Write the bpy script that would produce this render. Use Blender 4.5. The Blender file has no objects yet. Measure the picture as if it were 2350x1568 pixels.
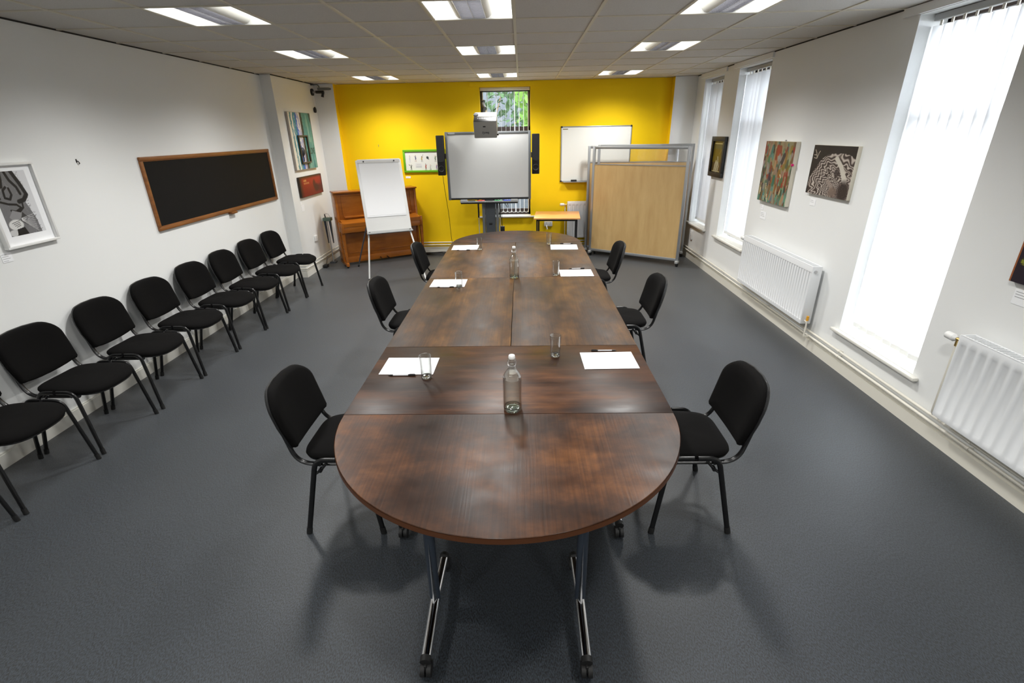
# Meeting room: long conference table, chairs, screens, piano, yellow end wall
LAMP, LNEAR, CONE, BLEND, WING, SKY, EXPO = 108.0, 0.8, 156.0, 0.85, 3.0, 17.0, 0.30
import bpy, bmesh, math, random
import numpy as np
from mathutils import Vector, Matrix
random.seed(7)
rng = np.random.default_rng(11)
SC = bpy.context.scene
COL = SC.collection
PI = math.pi

# ------------------------------------------------------------------ room numbers (metres, camera above the origin)
XL, XR, XL2 = -3.517, 2.828, -3.365      # left wall, right wall, stepped-in far part of the left wall
YB, YF, YP, YS = 9.06, -2.2, 8.90, 7.42  # yellow wall, wall behind the camera, piers, step of the left wall
H = 2.804
GX, GY = -0.0434, 4.300                  # ceiling grid origin
T = 0.75                                 # table height
XC = -0.082                              # table centre line
YC0, YC1, YC2, YC3, YC4 = 2.092, 2.930, 4.575, 6.200, 7.010
HW = 0.815

# ------------------------------------------------------------------ helpers
def lin(c):
    c = c / 255.0
    return c / 12.92 if c <= 0.04045 else ((c + 0.055) / 1.055) ** 2.4
def rgb(r, g, b):
    return (lin(r), lin(g), lin(b), 1.0)

def mat(name, col, rough=0.6, metal=0.0, spec=0.5, **kw):
    m = bpy.data.materials.new(name); m.use_nodes = True
    b = m.node_tree.nodes['Principled BSDF']
    b.inputs['Base Color'].default_value = col
    b.inputs['Roughness'].default_value = rough
    b.inputs['Metallic'].default_value = metal
    b.inputs['Specular IOR Level'].default_value = spec
    for k, v in kw.items():
        b.inputs[k.replace('_', ' ')].default_value = v
    return m

def N(m, t, **kw):
    n = m.node_tree.nodes.new(t)
    for k, v in kw.items():
        setattr(n, k, v)
    return n
def L(m, a, b):
    m.node_tree.links.new(a, b)
def bsdf(m):
    return m.node_tree.nodes['Principled BSDF']
def coords(m, scale=(1, 1, 1), rot=(0, 0, 0), out='Object'):
    tc = N(m, 'ShaderNodeTexCoord'); mp = N(m, 'ShaderNodeMapping')
    mp.inputs['Scale'].default_value = scale; mp.inputs['Rotation'].default_value = rot
    L(m, tc.outputs[out], mp.inputs['Vector'])
    return mp.outputs['Vector']
def noise(m, vec, scale, detail=4, rough=0.55):
    n = N(m, 'ShaderNodeTexNoise')
    n.inputs['Scale'].default_value = scale; n.inputs['Detail'].default_value = detail; n.inputs['Roughness'].default_value = rough
    L(m, vec, n.inputs['Vector'])
    return n.outputs['Fac']
def ramp(m, fac, stops):
    r = N(m, 'ShaderNodeValToRGB')
    while len(r.color_ramp.elements) < len(stops):
        r.color_ramp.elements.new(0.5)
    for e, (p, c) in zip(r.color_ramp.elements, stops):
        e.position = p; e.color = c
    L(m, fac, r.inputs['Fac'])
    return r.outputs['Color']
def mix(m, fac, a, b, mode='MIX'):
    x = N(m, 'ShaderNodeMix', data_type='RGBA', blend_type=mode)
    for s, v in ((x.inputs[0], fac), (x.inputs[6], a), (x.inputs[7], b)):
        if isinstance(v, (float, int)): s.default_value = v
        elif isinstance(v, tuple): s.default_value = v
        else: L(m, v, s)
    return x.outputs[2]
def bump(m, h, strength, dist=0.002):
    b = N(m, 'ShaderNodeBump'); b.inputs['Strength'].default_value = strength; b.inputs['Distance'].default_value = dist
    L(m, h, b.inputs['Height']); L(m, b.outputs['Normal'], bsdf(m).inputs['Normal'])

class MB:
    """collects geometry for ONE mesh object"""
    def __init__(s):
        s.v = []; s.f = []; s.mi = []; s.m = 0
    def add(s, verts, faces):
        o = len(s.v)
        s.v += [tuple(p) for p in verts]
        for f in faces:
            s.f.append([o + i for i in f]); s.mi.append(s.m)
        return s
    def box(s, a, b, ch=0.0):
        x0, y0, z0 = (min(a[i], b[i]) for i in range(3)); x1, y1, z1 = (max(a[i], b[i]) for i in range(3))
        if ch > 0:
            bm = bmesh.new()
            bmesh.ops.create_cube(bm, size=1.0)
            for v in bm.verts:
                v.co = Vector((x0 + (v.co.x + .5) * (x1 - x0), y0 + (v.co.y + .5) * (y1 - y0), z0 + (v.co.z + .5) * (z1 - z0)))
            bmesh.ops.bevel(bm, geom=list(bm.edges), offset=ch, segments=2, affect='EDGES', profile=0.5)
            bm.verts.ensure_lookup_table()
            s.add([v.co for v in bm.verts], [[v.index for v in f.verts] for f in bm.faces]); bm.free()
            return s
        return s.add([(x0, y0, z0), (x1, y0, z0), (x1, y1, z0), (x0, y1, z0), (x0, y0, z1), (x1, y0, z1), (x1, y1, z1), (x0, y1, z1)],
                     [(0, 3, 2, 1), (4, 5, 6, 7), (0, 1, 5, 4), (1, 2, 6, 5), (2, 3, 7, 6), (3, 0, 4, 7)])
    def tube(s, pts, r, n=10, r2=None, up=None, cap=True):
        """swept circle/ellipse along pts; r may be a list"""
        P = [Vector(p) for p in pts]
        rs = r if isinstance(r, (list, tuple)) else [r] * len(P)
        rings = []; prev = None
        for i, p in enumerate(P):
            if i == 0: t = P[1] - P[0]
            elif i == len(P) - 1: t = P[-1] - P[-2]
            else: t = (P[i + 1] - p).normalized() + (p - P[i - 1]).normalized()
            t.normalize()
            if prev is None:
                u = Vector(up) if up else (Vector((0, 0, 1)) if abs(t.z) < .9 else Vector((0, 1, 0)))
            else:
                u = prev
            u = (u - t * u.dot(t)).normalized(); prev = u
            w = t.cross(u)
            k = (r2 / rs[i]) if r2 else 1.0
            rings.append([p + (u * math.cos(a) + w * math.sin(a) * k) * rs[i] for a in [2 * PI * j / n for j in range(n)]])
        vs = [q for ring in rings for q in ring]; fs = []
        for i in range(len(P) - 1):
            for j in range(n):
                fs.append((i * n + j, i * n + (j + 1) % n, (i + 1) * n + (j + 1) % n, (i + 1) * n + j))
        if cap:
            fs.append(tuple(range(n - 1, -1, -1))); fs.append(tuple((len(P) - 1) * n + j for j in range(n)))
        return s.add(vs, fs)
    def cyl(s, a, b, r, n=16):
        return s.tube([a, b], r, n)
    def lathe(s, prof, n=28, axis=(0, 0, 0)):
        vs = []; fs = []
        for (r, z) in prof:
            for j in range(n):
                a = 2 * PI * j / n
                vs.append((axis[0] + r * math.cos(a), axis[1] + r * math.sin(a), axis[2] + z))
        for i in range(len(prof) - 1):
            for j in range(n):
                fs.append((i * n + j, i * n + (j + 1) % n, (i + 1) * n + (j + 1) % n, (i + 1) * n + j))
        return s.add(vs, fs)
    def prism(s, poly, z0, z1):
        n = len(poly)
        vs = [(x, y, z0) for x, y in poly] + [(x, y, z1) for x, y in poly]
        fs = [tuple(range(n - 1, -1, -1)), tuple(range(n, 2 * n))] + [(i, (i + 1) % n, n + (i + 1) % n, n + i) for i in range(n)]
        return s.add(vs, fs)
    def rings(s, loops, close0=True, close1=True):
        """stack of equal-length loops of 3-D points"""
        n = len(loops[0]); vs = [p for l in loops for p in l]; fs = []
        for i in range(len(loops) - 1):
            for j in range(n):
                fs.append((i * n + j, i * n + (j + 1) % n, (i + 1) * n + (j + 1) % n, (i + 1) * n + j))
        if close0: fs.append(tuple(range(n - 1, -1, -1)))
        if close1: fs.append(tuple((len(loops) - 1) * n + j for j in range(n)))
        return s.add(vs, fs)
    def tf(s, M):
        s.v = [tuple(M @ Vector(p)) for p in s.v]; return s
    def off(s, d):
        s.v = [(p[0] + d[0], p[1] + d[1], p[2] + d[2]) for p in s.v]; return s
    def join(s, o):
        k = len(s.v); s.v += o.v; s.f += [[k + i for i in f] for f in o.f]; s.mi += o.mi; return s

def setp(o, label=None, cat=None, group=None, kind=None):
    if label: o['label'] = label
    if cat: o['category'] = cat
    if group: o['group'] = group
    if kind: o['kind'] = kind
    return o

def obj(name, mb, m, parent=None, smooth=35, **props):
    me = bpy.data.meshes.new(name)
    me.from_pydata(mb.v, [], mb.f)
    ms = m if isinstance(m, (list, tuple)) else [m]
    for x in ms: me.materials.append(x)
    if len(ms) > 1: me.polygons.foreach_set('material_index', mb.mi)
    bm = bmesh.new(); bm.from_mesh(me)
    bmesh.ops.recalc_face_normals(bm, faces=bm.faces); bm.to_mesh(me); bm.free()
    if smooth:
        me.shade_smooth(); me.set_sharp_from_angle(angle=math.radians(smooth))
    me.update()
    o = bpy.data.objects.new(name, me); COL.objects.link(o)
    if parent: o.parent = parent
    return setp(o, **props)

def thing(name, label, cat, loc=(0, 0, 0), rz=0.0, group=None, rot=None):
    o = bpy.data.objects.new(name, None); COL.objects.link(o)
    o.empty_display_size = 0.1
    o.location = loc; o.rotation_euler = rot if rot else (0, 0, rz)
    return setp(o, label, cat, group)

def dup(root, loc, rz, label, group=None):
    r = root.copy(); COL.objects.link(r); r.location = loc; r.rotation_euler = (0, 0, rz); r['label'] = label
    if group: r['group'] = group
    for ch in list(root.children):
        c = ch.copy(); COL.objects.link(c); c.parent = r
        for g in list(ch.children):
            d = g.copy(); COL.objects.link(d); d.parent = c
    return r

def text_mb(txt, size, M, depth=0.0008, bold=True):
    cu = bpy.data.curves.new('lettering', 'FONT'); cu.body = txt; cu.size = size; cu.align_x = 'CENTER'; cu.align_y = 'CENTER'
    cu.extrude = depth; cu.offset = 0.02 * size if bold else 0
    to = bpy.data.objects.new('lettering', cu); COL.objects.link(to)
    dg = bpy.context.evaluated_depsgraph_get()
    me = bpy.data.meshes.new_from_object(to.evaluated_get(dg))
    mb = MB(); mb.add([v.co.copy() for v in me.vertices], [list(p.vertices) for p in me.polygons])
    bpy.data.objects.remove(to); bpy.data.curves.remove(cu); bpy.data.meshes.remove(me)
    return mb.tf(M)

def frame_axes(o, x, y):
    """matrix mapping local (x, y, z) to a plane with the given axes"""
    x = Vector(x).normalized(); y = Vector(y).normalized(); z = x.cross(y)
    return Matrix(((x.x, y.x, z.x, o[0]), (x.y, y.y, z.y, o[1]), (x.z, y.z, z.z, o[2]), (0, 0, 0, 1)))

def superellipse(hw, hh, n=40, p=4.0, taper=0.0):
    out = []
    for i in range(n):
        a = 2 * PI * i / n
        c, s_ = math.cos(a), math.sin(a)
        x = math.copysign(abs(c) ** (2 / p), c); y = math.copysign(abs(s_) ** (2 / p), s_)
        out.append((x * hw * (1 + taper * y), y * hh))
    return out

def rrect(w, h, r, n=5):
    pts = []
    for cx, cy, a0 in ((w / 2 - r, h / 2 - r, 0), (-w / 2 + r, h / 2 - r, 90), (-w / 2 + r, -h / 2 + r, 180), (w / 2 - r, -h / 2 + r, 270)):
        for k in range(n + 1):
            a = math.radians(a0 + 90 * k / n); pts.append((cx + r * math.cos(a), cy + r * math.sin(a)))
    return pts

def bend(p0, p1, p2, r, n=5):
    """arc-rounded corner p1 between p0 and p2"""
    p0, p1, p2 = Vector(p0), Vector(p1), Vector(p2)
    a = p1 + (p0 - p1).normalized() * r; b = p1 + (p2 - p1).normalized() * r
    return [((1 - t) ** 2) * a + 2 * t * (1 - t) * p1 + t * t * b for t in [k / n for k in range(n + 1)]]

def art(name, img, M, w, h, parent, rough=0.55):
    """a flat picture: grid of faces coloured by an array (rows from the top)"""
    ny, nx = img.shape[:2]
    xs = np.linspace(-w / 2, w / 2, nx + 1); ys = np.linspace(h / 2, -h / 2, ny + 1)
    vs = [tuple(M @ Vector((x, y, 0))) for y in ys for x in xs]
    fs = [(j * (nx + 1) + i, (j + 1) * (nx + 1) + i, (j + 1) * (nx + 1) + i + 1, j * (nx + 1) + i + 1) for j in range(ny) for i in range(nx)]
    me = bpy.data.meshes.new(name); me.from_pydata(vs, [], fs)
    ca = me.color_attributes.new('Pigment', 'FLOAT_COLOR', 'CORNER')
    c = np.clip(img, 0, 255) / 255.0
    l = np.where(c <= 0.04045, c / 12.92, ((c + 0.055) / 1.055) ** 2.4)
    flat = np.ones((ny * nx, 4)); flat[:, :3] = l.reshape(-1, 3)
    ca.data.foreach_set('color', np.repeat(flat, 4, axis=0).ravel().astype(np.float32))
    m = bpy.data.materials.get('pigment_%.2f' % rough)
    if not m:
        m = mat('pigment_%.2f' % rough, (1, 1, 1, 1), rough)
        at = N(m, 'ShaderNodeAttribute'); at.attribute_name = 'Pigment'; L(m, at.outputs['Color'], bsdf(m).inputs['Base Color'])
    me.materials.append(m); me.update()
    o = bpy.data.objects.new(name, me); COL.objects.link(o); o.parent = parent
    return o

class Paint:
    def __init__(s, nx, ny, bg, asp=1.0):
        s.img = np.zeros((ny, nx, 3)); s.img[:] = bg
        X, Y = np.meshgrid((np.arange(nx) + .5) / nx, (np.arange(ny) + .5) / ny)
        s.X, s.Y = X, Y; s.asp = asp      # asp: height/width, so strokes stay round
    def put(s, mask, col, a=1.0):
        k = (np.clip(mask, 0, 1) * a)[..., None]; s.img = s.img * (1 - k) + np.array(col, float) * k
    def line(s, pts, r, col, a=1.0, soft=0.35):
        d = np.full(s.X.shape, 9.0)
        for (x0, y0), (x1, y1) in zip(pts[:-1], pts[1:]):
            dx, dy = x1 - x0, (y1 - y0) * s.asp; q = dx * dx + dy * dy + 1e-9
            t = np.clip(((s.X - x0) * dx + (s.Y - y0) * s.asp * dy) / q, 0, 1)
            d = np.minimum(d, np.hypot(s.X - x0 - t * dx, (s.Y - y0) * s.asp - t * dy))
        s.put((r - d) / (r * soft) + .5, col, a)
    def ell(s, cx, cy, rx, ry, col, a=1.0, soft=.15):
        d = np.hypot((s.X - cx) / rx, (s.Y - cy) / ry); s.put((1 - d) / soft + .5, col, a)
    def rect(s, x0, y0, x1, y1, col, a=1.0):
        s.put(((s.X > x0) & (s.X < x1) & (s.Y > y0) & (s.Y < y1)).astype(float), col, a)
    def poly(s, pts, col, a=1.0):
        ins = np.zeros(s.X.shape, bool); n = len(pts)
        for i in range(n):
            (x0, y0), (x1, y1) = pts[i], pts[(i + 1) % n]
            c = ((y0 > s.Y) != (y1 > s.Y)) & (s.X < (x1 - x0) * (s.Y - y0) / (y1 - y0 + 1e-12) + x0); ins ^= c
        s.put(ins.astype(float), col, a)
# ------------------------------------------------------------------ materials
def paint(name, col, rough=0.75):
    m = mat(name, col, rough, spec=0.25)
    v = coords(m); bump(m, noise(m, v, 240, 3), 0.08, 0.001)
    return m
M_wall = paint('white_wall_paint', rgb(232, 233, 232))
M_yel = paint('yellow_wall_paint', rgb(240, 200, 8))
M_trim = mat('white_gloss_paint', rgb(226, 224, 216), 0.35)
M_cream = mat('cream_gloss_paint', rgb(226, 222, 210), 0.35)
M_white = mat('white_plastic', rgb(230, 230, 228), 0.4)
M_rad = mat('white_radiator_enamel', rgb(232, 234, 236), 0.4)
M_black = mat('black_plastic', rgb(24, 24, 25), 0.45)
M_rubber = mat('black_rubber', rgb(18, 18, 18), 0.6)
M_tube = mat('black_powder_coat', rgb(16, 16, 17), 0.28)
M_gap = mat('dark_shadow_gap', rgb(40, 38, 36), 0.8)
M_chrome = mat('chrome', (0.85, 0.85, 0.87, 1), 0.08, 1.0)
M_steel = mat('brushed_steel', (0.55, 0.55, 0.56, 1), 0.3, 1.0)
M_alu = mat('aluminium', rgb(178, 180, 182), 0.38, 0.75)
M_brass = mat('brass_valve', (0.7, 0.5, 0.2, 1), 0.3, 1.0)
M_orange = mat('orange_plastic', rgb(225, 160, 40), 0.5)
M_dgrey = mat('dark_grey_metal', rgb(84, 88, 93), 0.45, 0.2)
M_grey = mat('grey_plastic', rgb(112, 115, 117), 0.45)
M_lgrey = mat('light_grey_plastic', rgb(168, 169, 168), 0.45)
M_slate = mat('slate_blue_metal', rgb(62, 70, 82), 0.35, 0.4)
M_paper = mat('white_paper', rgb(244, 245, 247), 0.6)
M_ink = mat('grey_ink', rgb(165, 165, 168), 0.7)
M_pink = mat('magenta_pin', rgb(225, 20, 120), 0.4)
M_green = mat('green_painted_frame', rgb(98, 165, 12), 0.45)
M_brownframe = mat('dark_brown_window_frame', rgb(44, 30, 24), 0.45)
M_teal = mat('green_grey_plastic', rgb(96, 120, 108), 0.5)
M_slab = mat('dark_chalk_board', rgb(15, 15, 16), 0.7, spec=0.2)
M_blackframe = mat('black_frame', rgb(22, 20, 18), 0.4)
M_canvasedge = mat('cream_canvas_edge', rgb(222, 216, 200), 0.7)
M_greycanvas = mat('grey_canvas_edge', rgb(176, 168, 160), 0.7)
M_wscreen = mat('white_board_enamel', rgb(232, 232, 226), 0.22)
M_scr = mat('grey_white_screen', rgb(206, 207, 206), 0.55)

M_fab = mat('black_upholstery', rgb(8, 7, 7), 0.95, spec=0.15)
v = coords(M_fab); bump(M_fab, noise(M_fab, v, 420, 2), 0.35, 0.001)

M_carpet = mat('blue_grey_carpet', rgb(80, 90, 98), 0.46, spec=0.55)
v = coords(M_carpet)
vr = coords(M_carpet, scale=(1.0, 0.45, 1.0), rot=(0, 0, math.radians(35)))
n1 = noise(M_carpet, vr, 210, 2, 0.6); n2 = noise(M_carpet, v, 1.6, 4, 0.6); n3 = noise(M_carpet, v, 420, 1)
c1 = ramp(M_carpet, n1, [(0.40, rgb(8, 11, 15)), (0.60, rgb(46, 54, 62))])
c2 = mix(M_carpet, 1.0, c1, ramp(M_carpet, n2, [(0.3, (0.86, 0.86, 0.86, 1)), (0.7, (1.08, 1.08, 1.08, 1))]), 'MULTIPLY')
L(M_carpet, c2, bsdf(M_carpet).inputs['Base Color'])
bsdf(M_carpet).inputs['Sheen Weight'].default_value = 0.25
bsdf(M_carpet).inputs['Sheen Roughness'].default_value = 0.5
bump(M_carpet, n1, 0.35, 0.002)

M_tile = mat('mineral_ceiling_tile', rgb(226, 223, 218), 0.9, spec=0.1)
v = coords(M_tile); bump(M_tile, noise(M_tile, v, 260, 3), 0.25, 0.001)
L(M_tile, ramp(M_tile, noise(M_tile, v, 320, 3), [(0.3, rgb(200, 197, 192)), (0.6, rgb(217, 214, 209))]), bsdf(M_tile).inputs['Base Color'])
M_tbar = mat('white_ceiling_grid', rgb(212, 206, 188), 0.5)

def stained_wood(name, along, dull=0.0, pal=((30, 17, 10), (54, 31, 17), (84, 50, 25), (122, 76, 36))):
    """dark brown blotchy stain with streaks along one axis"""
    m = mat(name, (0.05, 0.02, 0.01, 1), 0.3, spec=0.28)
    sc = {'x': (0.45, 1.5, 1), 'y': (1.3, 0.6, 1), 'd': (0.8, 1.1, 1)}[along]
    st = {'x': (1.6, 75, 1), 'y': (75, 1.6, 1), 'd': (95, 2.0, 1)}[along]
    v = coords(m, sc, out='Object')
    info = N(m, 'ShaderNodeObjectInfo')
    add = N(m, 'ShaderNodeVectorMath', operation='ADD'); mul = N(m, 'ShaderNodeVectorMath', operation='SCALE'); mul.inputs['Scale'].default_value = 7.0
    cmb = N(m, 'ShaderNodeCombineXYZ')
    L(m, info.outputs['Random'], cmb.inputs[0]); L(m, info.outputs['Random'], cmb.inputs[1]); L(m, cmb.outputs[0], mul.inputs[0])
    L(m, v, add.inputs[0]); L(m, mul.outputs[0], add.inputs[1])
    a = noise(m, add.outputs[0], 3.0, 6, 0.62)
    a2 = noise(m, add.outputs[0], 9.0, 2, 0.5)
    b = noise(m, coords(m, st), 1.0, 4, 0.6)
    base = ramp(m, a, list(zip((0.28, 0.45, 0.58, 0.74), [rgb(*c) for c in pal])))
    col = mix(m, 0.45, base, ramp(m, a2, [(0.34, rgb(150, 140, 132)), (0.68, rgb(255, 255, 250))]), 'MULTIPLY')
    col = mix(m, 0.55, col, ramp(m, b, [(0.3, rgb(120, 108, 100)), (0.7, rgb(255, 250, 245))]), 'MULTIPLY')
    L(m, col, bsdf(m).inputs['Base Color'])
    r = ramp(m, a2, [(0.3, (0.31 + dull,) * 3 + (1,)), (0.7, (0.41 + dull,) * 3 + (1,))])
    L(m, r, bsdf(m).inputs['Roughness'])
    bump(m, b, 0.25, 0.0015)
    return m
M_tableX = stained_wood('stained_table_wood_across', 'x')
M_tableY = stained_wood('stained_table_wood_along', 'y', .10, ((40, 25, 12), (66, 43, 19), (94, 63, 26), (132, 92, 40)))  # yellower palette works the yellow wall's reflection into the stain colour
M_tableD = stained_wood('stained_table_wood_end', 'd')
M_tedge = mat('brown_table_edge', rgb(84, 47, 21), 0.4)

def veneer(name, c0, c1, sc, rough, amount=1.0):
    m = mat(name, c0, rough)
    v = coords(m, sc)
    a = noise(m, v, 1.0, 5, 0.6)
    L(m, ramp(m, a, [(0.3, c0), (0.7, c1)]), bsdf(m).inputs['Base Color'])
    return m
M_maple = veneer('maple_laminate', rgb(190, 155, 102), rgb(206, 174, 120), (9, 9, 1.6), 0.45)
M_beech = veneer('beech_desk_laminate', rgb(226, 158, 92), rgb(236, 174, 108), (3, 30, 3), 0.35)
M_piano = veneer('varnished_piano_wood', rgb(146, 82, 20), rgb(172, 102, 32), (3, 3, 14), 0.22)
M_oak = veneer('oak_board_frame', rgb(112, 66, 26), rgb(146, 92, 42), (14, 3, 30), 0.45)

def glassmat(name, col, ior=1.5, rough=0.0):
    return mat(name, col, rough, IOR=ior, Transmission_Weight=1.0)

def thin_glass(name, refl, tint=(1, 1, 1, 1)):
    m = bpy.data.materials.new(name); m.use_nodes = True
    nt = m.node_tree; nt.nodes.clear()
    o = N(m, 'ShaderNodeOutputMaterial'); mx = N(m, 'ShaderNodeMixShader'); t = N(m, 'ShaderNodeBsdfTransparent'); g = N(m, 'ShaderNodeBsdfGlossy')
    t.inputs['Color'].default_value = tint
    lw = N(m, 'ShaderNodeLayerWeight'); lw.inputs['Blend'].default_value = 0.5
    pw = N(m, 'ShaderNodeMath', operation='POWER'); pw.inputs[1].default_value = 1.9
    ma = N(m, 'ShaderNodeMath', operation='MULTIPLY_ADD'); ma.inputs[1].default_value = refl; ma.inputs[2].default_value = .03
    g.inputs['Roughness'].default_value = 0.02
    L(m, lw.outputs['Facing'], pw.inputs[0]); L(m, pw.outputs[0], ma.inputs[0]); L(m, ma.outputs[0], mx.inputs[0])
    L(m, t.outputs[0], mx.inputs[1]); L(m, g.outputs[0], mx.inputs[2]); L(m, mx.outputs[0], o.inputs['Surface'])
    return m
M_pane = thin_glass('window_pane_glass', 0.6)
M_acryl = thin_glass('clear_screen_panel', 0.7)
M_glass = thin_glass('clear_drinking_glass', 0.95, (.95, .96, .955, 1))
M_bottle = thin_glass('pale_green_bottle_glass', 0.95, (.985, .995, .985, 1))
M_waterm = thin_glass('drinking_water', 0.2, (.992, 1, .992, 1))
M_base2 = mat('thick_clear_glass', (.97, .99, .98, 1), .02, IOR=1.5, Transmission_Weight=1.0)
M_base = mat('thick_bottle_base_glass', (.86, .95, .87, 1), .02, IOR=1.5, Transmission_Weight=1.0)

def translucent(name, col, amt):
    m = bpy.data.materials.new(name); m.use_nodes = True
    nt = m.node_tree; nt.nodes.clear()
    o = N(m, 'ShaderNodeOutputMaterial'); mx = N(m, 'ShaderNodeMixShader'); d = N(m, 'ShaderNodeBsdfDiffuse'); t = N(m, 'ShaderNodeBsdfTranslucent')
    d.inputs['Color'].default_value = col; t.inputs['Color'].default_value = col; mx.inputs[0].default_value = amt
    L(m, d.outputs[0], mx.inputs[1]); L(m, t.outputs[0], mx.inputs[2]); L(m, mx.outputs[0], o.inputs['Surface'])
    return m
M_vane = translucent('white_blind_fabric', (0.86, 0.86, 0.87, 1), 0.45)
M_leaf = translucent('green_leaves', (0.11, 0.20, 0.05, 1), 0.4)
M_leafd = translucent('dark_green_leaves', (0.06, 0.10, 0.05, 1), 0.35)
M_bark = mat('brown_bark', rgb(120, 96, 70), 0.9)
M_brick = mat('weathered_grey_wall', rgb(62, 66, 70), 0.85)

def emit(name, col, s):
    m = mat(name, (0.9, 0.9, 0.9, 1), 0.6)
    bsdf(m).inputs['Emission Color'].default_value = col; bsdf(m).inputs['Emission Strength'].default_value = s
    return m
M_wing = emit('glowing_lamp_diffuser', (1.0, 0.99, 0.95, 1), WING)
M_tubes = emit('lamp_tube_glow', (1.0, 0.99, 0.95, 1), 1.1)
M_perf = mat('white_perforated_metal', rgb(226, 226, 220), 0.5)
M_louvre = mat('silver_louvre', (0.72, 0.72, 0.75, 1), 0.18, 1.0)

# ------------------------------------------------------------------ the room shell
def struct(name, mb, m, smooth=0, parent=None, label=None):
    return obj(name, mb, m, parent, smooth, kind=None if parent else 'structure', label=label)

struct('floor', MB().box((XL - .3, YF - .2, -.12), (XR + .4, YB + .3, 0)), M_carpet)
struct('wall_left', MB().box((XL - .25, YF - .2, 0), (XL, YS, H)), M_wall)
struct('wall_left_far', MB().box((XL - .25, YS, 0), (XL2, YB + .25, H)), M_wall)
struct('wall_front', MB().box((XL - .25, YF - .25, 0), (XR + .35, YF, H)), M_wall)

# yellow wall with its window opening
BW = (-0.690, 0.155, 0.645, 2.720)
b = MB()
b.box((XL2, YB, 0), (BW[0], YB + .25, H)); b.box((BW[1], YB, 0), (XR + .35, YB + .25, H))
b.box((BW[0], YB, 0), (BW[1], YB + .25, BW[2] - .02)); b.box((BW[0], YB, BW[3]), (BW[1], YB + .25, H))
struct('wall_back', b, M_yel)
for nm, x0, x1 in (('wall_back_left', XL2, -3.045), ('wall_back_right', 2.465, XR)):
    b = MB(); b.box((x0, YP, 0), (x1, YB, H))
    o = struct(nm, b, [M_wall, M_yel])
    for p in o.data.polygons:
        if abs(p.normal.x) > .9: p.material_index = 1

# right wall with three window openings
RW = [(3.250, 4.150, 0.355, 2.742), (6.365, 7.265, 0.590, 2.735), (7.775, 8.550, 0.590, 2.722)]
TH = 0.30
b = MB(); ys = [YF - .2] + [q for w in RW for q in w[:2]] + [YB + .25]
for i in range(0, len(ys), 2):
    b.box((XR, ys[i], 0), (XR + TH, ys[i + 1], H))
for y0, y1, z0, z1 in RW:
    b.box((XR, y0, 0), (XR + TH, y1, z0 - .02)); b.box((XR, y0, z1), (XR + TH, y1, H))
struct('wall_right', b, M_wall)

# suspended ceiling: tiles with openings for the lamps, and its grid of bars
LAMP_K = (-4, -1, 2); LAMP_R = (-9, -5, -1, 2, 6)
b = MB(); holes = {(k, r) for k in LAMP_K for r in LAMP_R}
ks = range(-6, 6); rs = range(-12, 9)
for k in ks:
    for r in rs:
        if (k, r) in holes: continue
        x0, x1 = GX + .6 * k, GX + .6 * (k + 1); y0, y1 = GY + .6 * r, GY + .6 * (r + 1)
        x0, x1 = max(x0, XL - .2), min(x1, XR + .25); y0, y1 = max(y0, YF - .2), min(y1, YB + .2)
        if x1 - x0 < .02 or y1 - y0 < .02: continue
        b.box((x0 + .006, y0 + .006, H + .004), (x1 - .006, y1 - .006, H + .02))
struct('ceiling', b, M_tile)
b = MB(); hw = .0115
for k in range(-6, 7):
    x = GX + .6 * k
    if XL < x < XR: b.box((x - hw, YF, H - .003), (x + hw, YB, H + .006))
for r in range(-12, 10):
    y = GY + .6 * r
    if YF < y < YB: b.box((XL, y - hw, H - .0025), (XR, y + hw, H + .0055))
struct('ceiling_grid', b, M_tbar)
b = MB(); b.box((XL - .25, YF - .25, H + .14), (XR + .35, YB + .25, H + .2)); struct('ceiling_slab', b, M_gap)
# dark-coloured strips stand in for the shadow gap where tiles meet side walls
b = MB(); b.box((XL, YF, H - .007), (XL + .006, YS, H + .004)); struct('trim_1', b, M_gap)
b = MB(); b.box((XL2, YS, H - .009), (XL2 + .005, YP, H + .004)); struct('trim_2', b, M_gap)
b = MB(); b.box((XR - .006, YF, H - .007), (XR, YP, H + .004)); struct('trim_3', b, M_gap)

# skirting boards
def skirting(name, pts, h=0.105, t=0.018):
    """pts: floor polyline along the wall; skirting stands on the room side given by the offset polyline"""
    b = MB()
    for (ax, ay), (bx, by) in pts:
        b.box((min(ax, bx), min(ay, by), 0), (max(ax, bx), max(ay, by), h - .012))
        dx, dy = abs(bx - ax), abs(by - ay)
        b.box((min(ax, bx) + (.006 if dx < .1 and ax > 0 else 0), min(ay, by) + (.006 if dy < .1 else 0), h - .012),
              (max(ax, bx) - (.006 if dx < .1 and ax < 0 else 0), max(ay, by), h))
    return struct(name, b, M_trim if 'left' in name else M_cream)
skirting('baseboard_left', [((XL, YF), (XL + .02, YS)), ((XL, YS - .02), (XL2 + .02, YS)), ((XL2, YS), (XL2 + .02, YP))])
skirting('baseboard_right', [((XR - .02, YF), (XR, YP))])
skirting('baseboard_back', [((-3.045, YB - .02), (2.465, YB)), ((XL2, YP - .02), (-3.045, YP)), ((2.465, YP - .02), (XR, YP))])

# lintel boards above the windows
for i, (y0, y1) in enumerate(((3.10, 4.305), (6.335, 7.42), (7.675, 8.70))):
    struct('trim_%d' % (4 + i), MB().box((XR - .022, y0, 2.745), (XR, y1, H - .002)), M_wall)
struct('trim_7', MB().box((-.845, YB - .02, 2.728), (.292, YB, 2.792)), M_yel)

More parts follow.
